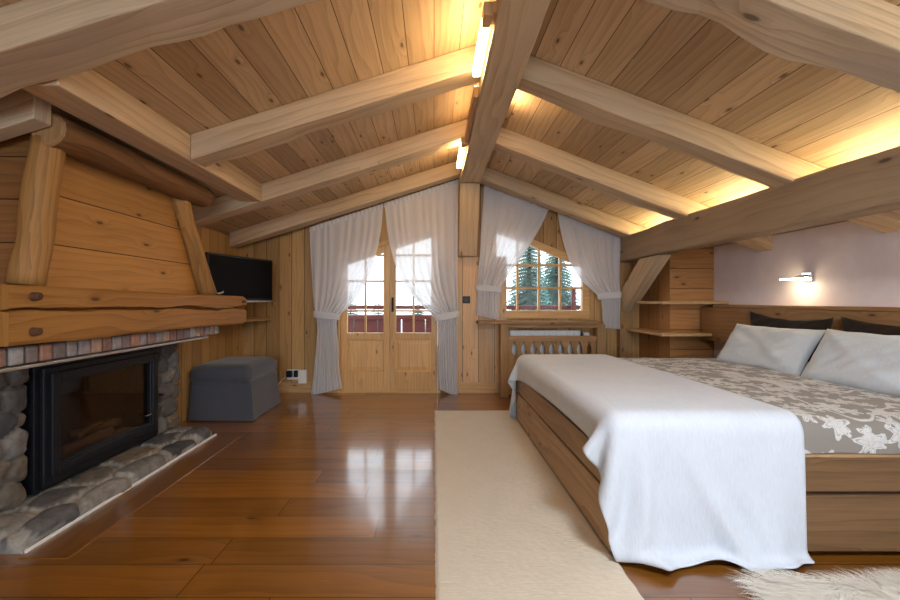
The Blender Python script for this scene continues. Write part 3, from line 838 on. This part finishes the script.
bm = tube(BM(), [(1.702, 4.66, .70), (1.735, 4.66, .70)], .018, 10); obj('valve_body', bm, 'chrome', rad)
bm = tube(BM(), [(1.736, 4.66, .70), (1.80, 4.66, .70)], [.026, .023], 12); obj('valve_knob', bm, 'white_plastic', rad)
bm = tube(BM(), [(.90, 4.66, .0), (.90, 4.66, .119)], .012, 8); obj('pipe', bm, 'white_paint', rad)
bm = tube(BM(), [(1.66, 4.66, .0), (1.66, 4.66, .119)], .012, 8); obj('pipe', bm, 'white_paint', rad)

# ================================================================== CURTAINS
def catmull(K, t):
    n = len(K)-1; s = t*n; i = min(int(s), n-1); f = s-i
    p0, p1, p2, p3 = K[max(i-1, 0)], K[i], K[i+1], K[min(i+2, n)]
    return tuple(.5*((2*b)+(-a+c)*f+(2*a-5*b+4*c-d)*f*f+(-a+3*b-3*c+d)*f**3) for a, b, c, d in zip(p0, p1, p2, p3))
def curtain(label, rows, tie, pleats, seed, group, inner):
    d = 4.655
    K = []
    for (lx, ly), (rx, ry) in rows: K.append((X(lx, d), Z(ly, d), X(rx, d), Z(ry, d)))
    nt, nu = 90, pleats*10
    P = []
    w0 = K[0][2]-K[0][0]
    for i in range(nt+1):
        t = i/nt; xl, zl, xr, zr = catmull(K, t); row = []
        w = max(.02, xr-xl); comp = min(1, w/w0)
        amp = .007+.020*(1-comp)
        amp *= min(1, .35+t*6)
        for j in range(nu+1):
            u = j/nu
            uu = u+.06*noise.noise(Vector((u*3, t*1.5, seed)))*(1-abs(2*u-1))
            ph = 2*math.pi*pleats*(uu+.05*noise.noise(Vector((u*5, t*1.6, seed+3))))
            a = amp*(.65+.9*abs(noise.noise(Vector((u*6, t*.8, seed+9)))))
            y = d+a*math.sin(ph)+.012*noise.noise(Vector((u*3, t*3, seed+20)))*min(1, t*4)
            x = xl+(xr-xl)*uu+.25*a*math.cos(ph)*min(1, comp+.2)
            z = zl+(zr-zl)*uu
            if inner: # belly of the cloth between heading and tie
                uin = u if inner > 0 else 1-u
                tt = min(1, max(0, (t-tie*.45)/(tie*.55)))*(1 if t < tie else max(0, 1-(t-tie)/.05))
                z -= .015*tt*math.sin(math.pi*uin)
            y = min(max(y, 4.60), D-.045)
            row.append(Vector((x, y, z)))
        P.append(row)
    bm = BM(); grid(bm, P)
    c = obj('curtain', bm, 'sheer', smooth=True)
    tag(c, label, 'curtain', group)
    # heading tape
    bm = BM(); xl, zl, xr, zr = K[0]
    H = []
    for i in range(4):
        row = []
        for j in range(nu+1):
            u = j/nu
            row.append(Vector((xl+(xr-xl)*u, d-.014+.005*math.sin(u*pleats*4*math.pi), zl+(zr-zl)*u+.006-.05*i/3)))
        H.append(row)
    grid(bm, H); obj('heading', bm, 'sheer', c, smooth=True)
    # tie-back band
    xl, zl, xr, zr = catmull(K, tie); bm = BM(); R = []
    cx, hw = (xl+xr)/2, (xr-xl)/2+.012
    for i in range(5):
        row = []
        for j in range(41):
            a = 2*math.pi*j/40
            sl = (zr-zl)/(xr-xl)*.5
            zz = (zl+zr)/2+sl*hw*math.cos(a)+.075*(i/4-.5)+.006*noise.noise(Vector((math.cos(a)*3, math.sin(a)*3, i)))
            rr_ = 1+.05*math.sin(math.pi*i/4)
            row.append(Vector((cx+hw*rr_*math.cos(a), min(D-.036, d+.052*rr_*math.sin(a)), zz)))
        R.append(row)
    grid(bm, R); tb = obj('tie_back', bm, 'sheer', c, smooth=True)
    return c
curtain('white sheer curtain tied back at the left of the balcony door', [((310, 228), (383, 204.5)), ((310, 245), (381, 230)), ((311, 265), (376, 254)), ((312, 283), (368, 277)), ((313, 300), (356, 298)), ((315, 313), (338, 318)), ((317, 326), (337, 330)), ((316, 345), (338, 348)), ((314, 368), (339, 368)), ((311, 396), (342, 388))], .555, 9, 1., 'door curtains', 1)
curtain('white sheer curtain tied back at the right of the balcony door', [((384.5, 204), (458.5, 180)), ((387, 228), (458, 205)), ((391, 250), (458, 235)), ((398, 272), (457.5, 262)), ((410, 293), (457.5, 288)), ((436, 320), (458, 312)), ((438, 331), (457, 326)), ((437, 350), (457, 348)), ((437, 370), (457, 370)), ((439, 389), (457.5, 397))], .555, 9, 6., 'door curtains', -1)
curtain('white sheer curtain tied at the left of the gable window', [((484, 183.5), (549, 207.5)), ((483, 205), (543, 222)), ((481, 228), (533, 240)), ((480, 250), (522, 257)), ((478, 270), (509, 274)), ((477, 287), (500, 290)), ((477, 296), (499, 298)), ((476, 305), (499, 308)), ((476, 315), (498, 320))], .625, 8, 11., 'window curtains', 1)
curtain('white sheer curtain tied at the right of the gable window', [((557.5, 210.5), (621, 234.5)), ((560, 228), (620.5, 245)), ((564, 245), (620, 256)), ((570, 262), (620, 268)), ((581, 280), (620, 282)), ((599, 297), (620, 294)), ((601, 304), (619.5, 302)), ((602, 315), (619, 314)), ((603, 328), (619, 329))], .625, 8, 15., 'window curtains', -1)

# ================================================================== COLUMN, SHELVES, HEADBOARD, WALL LAMPS
def col_top(x): return zcR(x)-.004
bm = BM(); prism(bm, [(2.44, 4.14, 0), (XR-.002, 4.14, 0), (XR-.002, 4.14, col_top(XR)), (2.44, 4.14, col_top(2.44))], 0, (0, D-.002-4.14, 0))
tag(obj('boxed_column', fixn(bm), 'column', grain=GX, bevel=.004), 'boxed plank column in the corner behind the shelves', 'column')
for z, lb in ((1.058, 'upper wooden shelf wrapped around the corner column'), (.742, 'lower wooden shelf wrapped around the corner column')):
    bm = BM()
    prism(bm, [(2.24, 3.93, z), (2.735, 3.93, z), (2.735, 4.137, z), (2.437, 4.137, z), (2.437, 4.42 if z > 1 else D-.10, z), (2.24, 4.42 if z > 1 else D-.10, z)], 0, (0, 0, .030))
    if z > 1: prism(bm, [(2.7351, 3.93, z+.002), (XR-.002, 3.93, z+.002), (XR-.002, 4.137, z+.002), (2.7351, 4.137, z+.002)], 0, (0, 0, .028))
    tag(obj('column_shelf', fixn(bm), 'pine_plain', grain=GX, bevel=.003), lb, 'shelf', 'shelves on the corner column')
hb = empty('headboard', (2.82, 2.5, .70)); tag(hb, 'long brown plank headboard along the white wall behind the pillows', 'headboard')
obj('front_plank', bx(2.745, 2.785, .6, 4.12, .70, 1.03), 'headboard', hb, grain=GY, bevel=.004)
obj('top_plank', bx(2.735, XR-.002, .6, 3.925, 1.031, 1.056), 'headboard', hb, grain=GY, bevel=.004)
def wall_lamp(y, label):
    z = 1.27
    r = empty('wall_lamp', (XR-.01, y, z-.03)); tag(r, label, 'lamp', 'reading lamps on the white wall')
    obj('back_plate', bx(XR-.018, XR-.001, y-.035, y+.05, z-.03, z+.045), 'chrome', r, bevel=.003)
    bm = tube(BM(), [(XR-.018, y, z+.015), (XR-.07, y+.01, z+.015), (XR-.10, y+.02, z-.002)], .010, 8); obj('swivel_joint', bm, 'chrome', r, smooth=True)
    c = Vector((XR-.04, y, z)); e = Vector((2.73, y+.06, z-.006))
    bm = BM(); dr = (e-c).normalized(); sd = dr.cross(Vector((0, 0, 1)))*.02
    up = Vector((0, 0, .008))
    hexa(bm, [c-sd, c+sd, c+sd+up, c-sd+up], [e-sd, e+sd, e+sd+up, e-sd+up]); obj('lamp_bar', fixn(bm), 'steel', r, bevel=.002)
    bm = BM(); dn = Vector((0, 0, -.008)); q = .9
    hexa(bm, [c-sd*q, c+sd*q, c+sd*q+dn, c-sd*q+dn], [e-sd*q, e+sd*q, e+sd*q+dn, e-sd*q+dn]); obj('light_panel', fixn(bm), 'bulb', r)
wall_lamp(3.09, 'small lit chrome bar lamp on the white wall above the farther pillow')
wall_lamp(2.10, 'second lit bar lamp just beyond the right picture edge above the nearer pillow')

# ================================================================== BED
bx0, bx1, by0, by1 = .745, 2.735, 1.70, 3.63
bed = empty('bed', ((bx0+bx1)/2, (by0+by1)/2, 0)); tag(bed, 'large low wooden plank bed standing on the right', 'bed')
th = .035
for nm, z0, z1 in (('foot_board', .285, .43), ('foot_board', .03, .268)):
    obj(nm, bx(bx0, bx0+th, by0, by1, z0, z1), 'bed', bed, grain=GY, bevel=.004)
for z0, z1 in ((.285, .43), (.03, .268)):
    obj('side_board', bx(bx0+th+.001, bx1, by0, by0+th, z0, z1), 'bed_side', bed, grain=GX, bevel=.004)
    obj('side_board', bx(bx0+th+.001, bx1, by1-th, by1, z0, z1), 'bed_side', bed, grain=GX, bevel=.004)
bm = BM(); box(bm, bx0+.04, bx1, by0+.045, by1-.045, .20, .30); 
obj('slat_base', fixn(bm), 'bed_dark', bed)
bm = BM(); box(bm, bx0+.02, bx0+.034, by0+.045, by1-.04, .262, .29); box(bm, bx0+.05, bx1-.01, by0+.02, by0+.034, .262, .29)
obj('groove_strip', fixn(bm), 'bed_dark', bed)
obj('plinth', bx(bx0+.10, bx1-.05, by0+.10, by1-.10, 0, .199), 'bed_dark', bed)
obj('cap_rail', bx(bx0+.05, bx1-.002, by0-.004, by0+.04, .431, .443), 'bed', bed, grain=GX, bevel=.002)
def slab_cushion(x0, x1, y0, y1, z0, z1, r, crown=.0, n=(50, 46), wr=.006, seed=0):
    """rounded quilt slab, top surface as grid running down to z0 on all sides"""
    H = z1-z0; bm = BM()
    def prof(s, a, b):     # s in arc from outside; returns (pos, drop)
        L = H-r+math.pi*r/2
        if s < H-r: return a, H-s-0.0
        if s < L:
            q = (s-(H-r))/r; return a+r*(1-math.cos(q)), r-r*math.sin(q)
        return a+r+(s-L), 0.0
    def ax(a, b, k):
        Ltot = 2*(H-r+math.pi*r/2)+(b-a-2*r); out = []
        for i in range(k+1):
            f = i/k; s = Ltot*f
            if s <= Ltot/2: p, d = prof(s, a, b)
            else: p, d = prof(Ltot-s, a, b); p = a+b-p
            out.append((p, d, s))
        return out
    A_, B_ = ax(x0, x1, n[0]), ax(y0, y1, n[1]); P, UV = [], []
    for (x, dx_, sx) in A_:
        row, ur = [], []
        for (y, dy_, sy_) in B_:
            d = math.hypot(dx_, dy_); d = min(d, H)
            cxx = 1-((2*x-x0-x1)/(x1-x0))**2; cyy = 1-((2*y-y0-y1)/(y1-y0))**2
            z = z1-d+crown*cxx*cyy+wr*noise.noise(Vector((x*4, y*4, seed)))*(1 if d < .01 else .3)+wr*.5*noise.noise(Vector((x*11, y*11, seed+4)))*(1 if d < .01 else .2)
            k = wr*noise.noise(Vector((sx*5, sy_*5, seed+8)))
            row.append(Vector((x, y+(k if dy_ > 0 else 0), max(z0, z)))); ur.append((sx, sy_))
        P.append(row); UV.append(ur)
    grid(bm, P, UV); return bm
obj('mattress', slab_cushion(bx0+.04, bx1-.01, by0+.04, by1-.04, .302, .50, .05), 'mattress', bed, smooth=True)
dvt = obj('duvet', slab_cushion(bx0+.004, 2.70, by0+.004, by1-.004, .446, .585, .075, .02, (70, 66), .010, 3), 'floral', smooth=True)
tag(dvt, 'taupe duvet with white floral pattern covering the bed', 'duvet')

# ---- blanket: a small cloth solve over a rounded box
def solve_blanket():
    h = .024
    fx0, fx1, fy0, fy1 = .665, 1.62, 1.225, 4.08
    nx, ny = int((fx1-fx0)/h)+1, int((fy1-fy0)/h)+1
    gx, gy = np.meshgrid(np.linspace(fx0, fx1, nx), np.linspace(fy0, fy1, ny), indexing='ij')
    r2 = np.random.default_rng(4)
    kk = np.clip(1.72-gy, 0, 9); gx = fx0+.30*kk+(gx-fx0)*(fx1-fx0-.30*kk)/(fx1-fx0)
    # slight skew of the throw on the bed
    x = gx-.03*(gy-2.6)*.5; z = .66+.004*r2.standard_normal(gx.shape)+.012*np.sin(gx*17+gy*2)
    P = np.stack([x, gy, z], -1); V = np.zeros_like(P)
    hx_, hy_ = (fx1-fx0)/(nx-1), (fy1-fy0)/(ny-1)
    F = np.stack([gx, gy], -1); wid = 1+.03*np.clip((1.75-gy)/.1, 0, 1)
    lo = np.array([bx0-.008, by0-.010, -1.]); hi = np.array([2.8, by1+.006, .612]); R = .075
    pairs = []
    def add(di, dj, rest, st):
        pairs.append((di, dj, rest, st))
    cons = [(1, 0, hx_, 1.), (0, 1, hy_, 1.), (1, 1, math.hypot(hx_, hy_), .5), (1, -1, math.hypot(hx_, hy_), .5), (2, 0, 2*hx_, .12), (0, 2, 2*hy_, .12)]
    dt = 1/60
    for step in range(230):
        V[..., 2] -= 9.8*dt*.6; V *= .97
        Q = P+V*dt
        for it in range(10):
            for di, dj, rest, st in cons:
                for par in (0, 1):
                    # two colourings along the main direction
                    if dj >= 0: A0 = Q[:Q.shape[0]-di, :Q.shape[1]-dj]; B0 = Q[di:, dj:]
                    else: A0 = Q[:Q.shape[0]-di, -dj:]; B0 = Q[di:, :dj]
                    stepd = di if di else dj
                    if di:
                        idx = [(i) for i in range(A0.shape[0]) if (i//stepd) % 2 == par]
                        a, b = A0[idx], B0[idx]
                    else:
                        idx = [(i) for i in range(A0.shape[1]) if (i//stepd) % 2 == par]
                        a, b = A0[:, idx], B0[:, idx]
                    d = b-a; L = np.linalg.norm(d, axis=-1, keepdims=True)
                    if dj >= 0: R0 = F[di:, dj:]-F[:F.shape[0]-di, :F.shape[1]-dj]
                    else: R0 = F[di:, :dj]-F[:F.shape[0]-di, -dj:]
                    rs = np.linalg.norm(R0, axis=-1)
                    if di and not dj: rs = rs*wid[:rs.shape[0], :rs.shape[1]]
                    rs = (rs[idx] if di else rs[:, idx])[..., None]
                    corr = d*(.5*st*(L-rs)/np.maximum(L, 1e-6))
                    if di: A0[idx] = a+corr; B0[idx] = b-corr
                    else: A0[:, idx] = a+corr; B0[:, idx] = b-corr
            # collision with rounded box
            c0, c1 = lo+R, hi-R
            C = np.clip(Q, c0, c1); dd = Q-C; L = np.linalg.norm(dd, axis=-1, keepdims=True)
            inside = (L[..., 0] < R)
            if inside.any():
                nrm = np.where(L > 1e-5, dd/np.maximum(L, 1e-5), np.array([0, 0, 1.]))
                new = C+nrm*R
                fr = P+(Q-P)*.15
                tang = new-Q
                # friction: keep old tangential position
                q = Q[inside]; nn = nrm[inside]; pn = new[inside]; old = P[inside]
                dv_ = pn-old; tn = dv_-nn*np.sum(dv_*nn, -1, keepdims=True)
                Q[inside] = pn-tn*(.55 if it == 9 else 0)
            lo2 = np.array([bx0-.010, by0-.012, -1.]); hi2 = np.array([2.8, by1+.008, .462]); R2 = .02
            C = np.clip(Q, lo2+R2, hi2-R2); dd = Q-C; L = np.linalg.norm(dd, axis=-1, keepdims=True)
            ins = L[..., 0] < R2
            if ins.any():
                # deep points leave by the nearest side
                nrm = np.where(L > 1e-5, dd/np.maximum(L, 1e-5), np.array([0, 0, 1.]))
                deep = L[..., 0] < 1e-5
                if deep.any():
                    q = Q[deep]; ds = np.stack([q[:, 0]-lo2[0], q[:, 1]-lo2[1], hi2[1]-q[:, 1]], -1); kx = ds.argmin(-1)
                    for ax_, val, col in ((0, lo2[0], 0), (1, lo2[1], 1), (2, hi2[1], 1)):
                        q[kx == ax_, col] = val
                    Q[deep] = q; ins = ins & ~deep
                Q[ins] = C[ins]+nrm[ins]*R2
            Q[..., 2] = np.maximum(Q[..., 2], .016)
        V = (Q-P)/dt; P = Q
    # hanging folds at the near side grow towards the hem
    hang = (P[..., 1] < by0+.01); g = np.clip((.55-P[..., 2])/.55, 0, 1)*hang
    for x0_, sl, wd, am in ((1.02, .28, .036, .058), (1.30, .10, .045, .034), (.86, .05, .034, .040), (1.50, -.06, .05, .024), (1.15, .30, .03, .012)):
        dxx = P[..., 0]-(x0_+sl*g)
        P[..., 1] -= am*g**1.2*np.exp(-(dxx/(wd*(1+.5*g)))**2)
    P[..., 2] += .012*g**6*np.sin(P[..., 0]*23)+.012*g**6
    return P, gx, gy
BP, gx, gy = solve_blanket()
bm = BM(); grid(bm, [[Vector(p) for p in row] for row in BP.tolist()])
bl = obj('blanket', bm, 'blanket', smooth=True)
ss = bl.modifiers.new('sub', 'SUBSURF'); ss.levels = 1; ss.render_levels = 1
so_ = bl.modifiers.new('thick', 'SOLIDIFY'); so_.thickness = .005; so_.offset = 1
tag(bl, 'thin white cotton blanket draped over the foot half of the bed', 'blanket')

# ---- pillows
def pillow_bm(w, h, t, seed, wr=.012, n=40, ear=.10):
    bm = BM(); tops = []
    for sgn in (1, -1):
        P = []
        for i in range(n+1):
            row = []
            for j in range(n+1):
                u, v = 2*i/n-1, 2*j/n-1
                pu, pv = u*(1-.07*(1-u*u)*0-.06*v*v*0), v
                x = w/2*u*(1-.06*(1-v*v)*abs(u)**3); y = h/2*v*(1-ear*(1-u*u)*abs(v)**3*(1+.5*noise.noise(Vector((u*2.5, seed, 2)))))
                k = max(0, (1-u**4))**.6*max(0, (1-v**4))**.6
                z = sgn*t/2*k*(1+.06*noise.noise(Vector((u*1.5, v*1.5, seed))))
                edge = (1-abs(u)**8)*(1-abs(v)**8)
                w1 = noise.noise(Vector(((u-v)*2.2, (u+v)*.6, seed+sgn)))+.6*noise.noise(Vector(((u+v)*3.6, (u-v)*.8, seed+3)))+.4*noise.noise(Vector((u*6+v*3, v*1.5, seed+7)))
                z += sgn*wr*w1*edge*.8
                row.append(Vector((x, y, z)))
            P.append(row)
        if sgn < 0: P = [r[::-1] for r in P]
        grid(bm, P)
    bmesh.ops.remove_doubles(bm, verts=bm.verts[:], dist=1e-5)
    return bm
from mathutils import Matrix, Euler
def place(bm, M4):
    bmesh.ops.transform(bm, matrix=M4, verts=bm.verts[:]); return fixn(bm)
def pil(w, h, t, seed, base, yc, lean, mat, label, cat, group, rz=0., wr=.012, roll=0., ear=.10):
    # local x -> world y (width), local y -> up the slope (towards +x/+z)
    ca, sa = math.cos(lean), math.sin(lean)
    bm = pillow_bm(w, h, t, seed, wr, ear=ear)
    m = Matrix(((0, ca, -sa, 0), (1, 0, 0, 0), (0, sa, ca, 0), (0, 0, 0, 1)))
    off = Vector((base[0], yc, base[1]))+Vector((ca*h/2, 0, sa*h/2))
    m = Matrix.Translation(off) @ Matrix.Rotation(rz, 4, 'Z') @ m @ Matrix.Rotation(roll, 4, 'Z')
    o = obj(cat, place(bm, m), mat, smooth=True)
    return tag(o, label, cat, group)
pil(.74, .385, .13, 1., (2.425, .572), 3.06, math.radians(58), 'pillow', 'white pillow farther from the viewer, leaning at the headboard', 'pillow', 'white bed pillows', .07, .022)
pil(.74, .395, .14, 2., (2.435, .570), 2.30, math.radians(59), 'pillow', 'white pillow nearer to the viewer at the right picture edge', 'pillow', 'white bed pillows', .03, .022)
pil(.72, .365, .06, 3., (2.690, .63), 3.07, math.radians(88), 'cushion', 'dark brown cushion standing behind the farther white pillow', 'cushion', 'dark cushions', .0, .012, .03, .24)
pil(.72, .365, .06, 4., (2.690, .625), 2.30, math.radians(88), 'cushion', 'dark brown cushion standing behind the nearer white pillow', 'cushion', 'dark cushions', .0, .012, .01, .24)

# ================================================================== RUG AND SHEEPSKIN
bm = BM(); P = []
nx_, ny_ = 80, 520
ry0, ry1 = .9, 3.93
for i in range(nx_+1):
    row = []
    for j in range(ny_+1):
        u, v = i/nx_, j/ny_
        y = ry0+(ry1-ry0)*v
        x = .005+.765*u
        if i == 0: x += .006*noise.noise(Vector((0, y*16, 1)))+.003*noise.noise(Vector((3, y*70, 1)))
        if i == nx_: x += .005*noise.noise(Vector((9, y*16, 1)))
        z = .012+.0012*math.sin(y*420+3*noise.noise(Vector((x*9, y*7, 1))))+.0022*noise.noise(Vector((x*40, y*90, 2)))+.0015*noise.noise(Vector((x*4, y*9, 2)))
        if i in (0, nx_) or j in (0, ny_): z = .001
        row.append(Vector((x, y, z)))
    P.append(row)
grid(bm, P)
rug = obj('rug', bm, 'rug', smooth=True); tag(rug, 'long beige woven wool runner on the floor beside the bed', 'rug')
bm = BM()
for i in range(90):
    x = .01+.755*i/89+random.uniform(-.002, .002)
    tube(bm, [(x, ry1-.002, .008), (x+random.uniform(-.006, .006), ry1+.018, .006), (x+random.uniform(-.01, .01), ry1+.038, .004)], .0028, 4)
obj('fringe', bm, 'rug', rug)
# sheepskin
def skin_r(a): return 1+.13*math.sin(3*a+.6)+.10*math.sin(5*a+2.)+.06*math.sin(9*a)
scx, scy, srx, sry = 1.80, 1.20, .62, .40
bm = BM(); P = []
for i in range(15):
    row = []
    for j in range(73):
        a = 2*math.pi*j/72; r = skin_r(a)*i/14
        row.append(Vector((scx+srx*r*math.cos(a), scy+sry*r*math.sin(a), .004+.028*(1-(i/14)**4))))
    P.append(row)
grid(bm, P); bmesh.ops.remove_doubles(bm, verts=bm.verts[:], dist=1e-5)
sk = obj('sheepskin', bm, 'fleece', smooth=True); tag(sk, 'shaggy cream sheepskin on the floor beside the bed at the lower right', 'sheepskin')
bm = BM()
random.seed(11)
for k in range(26000):
    a = random.uniform(0, 2*math.pi); rr_ = math.sqrt(random.random())
    r = skin_r(a)*rr_
    b = Vector((scx+srx*r*math.cos(a), scy+sry*r*math.sin(a), .004+.026*(1-rr_**4)))
    fl = Vector((noise.noise(Vector((b.x*5, b.y*5, 1)))*1.0+.5*math.cos(a)*rr_-.35, noise.noise(Vector((b.x*5, b.y*5, 7)))*1.0+.6*math.sin(a)*rr_, 0))
    L = random.uniform(.035, .07)
    fl = fl.normalized() if fl.length > .01 else Vector((1, 0, 0))
    sd = Vector((-fl.y, fl.x, 0))*random.uniform(.0007, .0014)
    jit = Vector((random.uniform(-.3, .3), random.uniform(-.3, .3), 0))
    up = random.uniform(.3, .75)
    p1 = b+(fl+jit)*L*.4+Vector((0, 0, L*up*.55)); p2 = b+(fl+jit*1.5)*L*.85+Vector((0, 0, L*up*.62)); p3 = b+(fl+jit*2.2)*L*1.15+Vector((0, 0, max(.004-b.z, L*up*.40)))
    if p3.y > 1.62: continue
    vs = [bm.verts.new(q) for q in (b-sd, b+sd, p1-sd, p1+sd, p2-sd*.8, p2+sd*.8, p3)]
    bm.faces.new((vs[0], vs[1], vs[3], vs[2])); bm.faces.new((vs[2], vs[3], vs[5], vs[4])); bm.faces.new((vs[4], vs[5], vs[6]))
fl_ = obj('fleece', bm, 'fleece', sk, smooth=True); fl_['kind'] = 'stuff'

# ================================================================== OUTSIDE
bf = obj('balcony_floor', bx(-4, 5, D+.125, 6.6, -.14, -.03), 'snow'); struct(bf)
bal = empty('balcony_railing', (0, 6.4, -.03)); tag(bal, 'dark red wooden balcony railing outside the glazed door', 'railing')
obj('top_rail', bx(-3.4, 4.0, 6.36, 6.46, .79, .86), 'red_wood', bal, bevel=.01)
obj('lower_rail', bx(-3.4, 4.0, 6.38, 6.44, .05, .11), 'red_wood', bal, bevel=.01)
k = 0
for i in range(39):
    a = -3.36+.19*i; b = a+.172
    zc, hh, nn = .42, .16, .035
    pts = [(a, .112), (b, .112), (b, zc-hh), (b-nn, zc-.05), (b-nn, zc+.05), (b, zc+hh), (b, .788), (a, .788), (a, zc+hh), (a+nn, zc+.05), (a+nn, zc-.05), (a, zc-hh)]
    bm = BM(); prism(bm, [(x, 6.395, z) for x, z in pts], 0, (0, .025, 0)); obj('baluster', fixn(bm), 'red_wood', bal)
obj('hand_rail', bx(-3.4, 4.0, 6.35, 6.45, .955, 1.015), 'red_wood', bal, bevel=.012)
for x in (-3.3, -1.9, .75, 3.9): obj('railing_post', bx(x-.04, x+.04, 6.425, 6.475, -.03, .954), 'red_wood', bal)
# roof overhang in front of the window, its post with a lantern-like bracket
tag(obj('eave_board', fixn(prism(BM(), [(.6, 5.45, 2.09), (3.2, 5.45, 1.26), (3.2, 5.45, 1.60), (.6, 5.45, 2.42)], 0, (0, .06, 0))), 'eave', grain=None, bevel=.006), 'slanting red-brown eave board outside at the top of the gable window', 'eave')
tag(obj('balcony_post', bx(2.16, 2.225, 6.26, 6.32, -.03, 1.29), 'red_wood', bevel=.01), 'short dark red balcony post outside the right part of the window', 'post')
gr = obj('snow_ground', bx(-60, 60, 6.8, 120, -3.2, -3.0), 'snow'); struct(gr)
def conifer(x, y, base, H, R, seed, label, dens=1.5):
    r = random.Random(seed)
    t = empty('fir_tree', (x, y, base)); tag(t, label, 'tree', 'fir trees outside')
    obj('trunk', tube(BM(), line((x, y, base), (x, y, base+H), 6), [.03*H*(1-i/6.2) for i in range(7)], 8), 'bark', t)
    bm = BM()
    lv = int(46*dens)
    for i in range(lv):
        f = i/(lv-1); zz = base+H*(.08+.92*f); rad = R*(1-f)**.85+.04
        nb = max(5, int(15*(1-f)+5))
        for b in range(nb):
            a = 2*math.pi*b/nb+r.uniform(-.25, .25)+i*.7
            L = rad*r.uniform(.75, 1.1)
            d = Vector((math.cos(a), math.sin(a), 0)); s = Vector((-d.y, d.x, 0))
            m = 7
            for k in range(m):
                g = (k+.5)/m
                c = Vector((x, y, zz))+d*L*g+Vector((0, 0, -.32*L*g*g+.05*L))
                w = L*.42*(1-g*.7)
                for sg in (-1, 1):
                    tip = c+s*sg*w+d*w*.55+Vector((0, 0, -.30*w-r.uniform(0, .1)*w))
                    q = d*L*.10
                    vs = [bm.verts.new(v) for v in (c-q, c+q, tip+Vector((0, 0, -.02)), tip-d*w*.3+Vector((0, 0, -.10*w)))]
                    bm.faces.new(vs)
    obj('foliage', bm, 'needle', t)
conifer(2.45, 10.3, -3.0, 6.6, 1.15, 1, 'hazy blue-green fir tree seen through the window, left one')
conifer(3.95, 12.9, -3.0, 6.9, 1.35, 2, 'hazy blue-green fir tree seen through the window, right one')
for k, (xx, yy_, hh) in enumerate(((-11, 34, 4.6), (-7.5, 36, 5.0), (-4.6, 33, 4.3), (-1.4, 35, 4.9), (2.2, 34, 4.4))):
    conifer(xx, yy_, -3.0, hh, 1.5, 10+k, ('distant small fir %s' % ('far left beyond the balcony railing', 'left beyond the left door leaf', 'beyond the middle of the left door leaf', 'beyond the right door leaf', 'beyond the right edge of the door')[k]), .5)

# ================================================================== CAMERA, LIGHT, WORLD
cam = bpy.data.cameras.new('camera'); co = bpy.data.objects.new('camera', cam); COL.objects.link(co)
co.location = (0, 0, CAMZ); co.rotation_euler = (math.pi/2, 0, 0)
cam.sensor_width = 36; cam.lens = 16.0; cam.shift_x = 16/900; cam.clip_start = .05; cam.clip_end = 300
scene.camera = co
w = bpy.data.worlds.new('overcast'); scene.world = w; w.use_nodes = True
bg = w.node_tree.nodes['Background']; bg.inputs[0].default_value = (.86, .93, 1.0, 1); bg.inputs[1].default_value = 3.0
def area(name, loc, rot, size, energy, color, sy=None):
    l = bpy.data.lights.new(name, 'AREA'); l.energy = energy; l.color = color; l.size = size
    if sy: l.shape = 'RECTANGLE'; l.size_y = sy
    o = bpy.data.objects.new(name, l); COL.objects.link(o); o.location = loc; o.rotation_euler = rot
    return o
# added fill light: area lamp with a made-up rear window, plus an unseen pendant
area('rear_fill_light', (.25, YB-.08, 1.35), (math.radians(90), 0, 0), 3.2, 100, (.74, .87, 1.0), .98)
wf = BM()  # frame of the invented window around the rear fill light
for a, b, c, d in ((-1.4, -1.34, .85, 1.85), (1.84, 1.9, .85, 1.85), (-1.339, 1.839, .85, .91), (-1.339, 1.839, 1.79, 1.85), (.22, .28, .911, 1.789)): box(wf, a, b, YB-.05, YB, c, d)
struct(obj('fill_window', fixn(wf), 'door', grain=GX, bevel=.004), 'wide wooden window added behind the viewer for fill light', 'window')
LX, LY, LZ = 1.0, .25, 2.08  # lamp put in to brighten the room, hung out of view
pl = empty('added_fill_lamp', (LX, LY, LZ)); tag(pl, 'round white pendant added out of view above the near end of the bed as fill light', 'lamp')
obj('shade', tube(BM(), [(LX, LY, LZ+.03), (LX, LY, LZ+.08)], [.30, .27], 32), 'white_paint', pl)
obj('cord', tube(BM(), [(LX, LY, LZ+.081), (LX, LY, zcR(LX)-.002)], .006, 8), 'white_plastic', pl)
obj('diffuser', tube(BM(), [(LX, LY, LZ+.012), (LX, LY, LZ+.029)], .28, 32), 'pendant', pl)
vs = scene.view_settings
vs.view_transform = 'Standard'; vs.look = 'None'; vs.exposure = 0.22; vs.gamma = 1.0; vs.use_curve_mapping = False
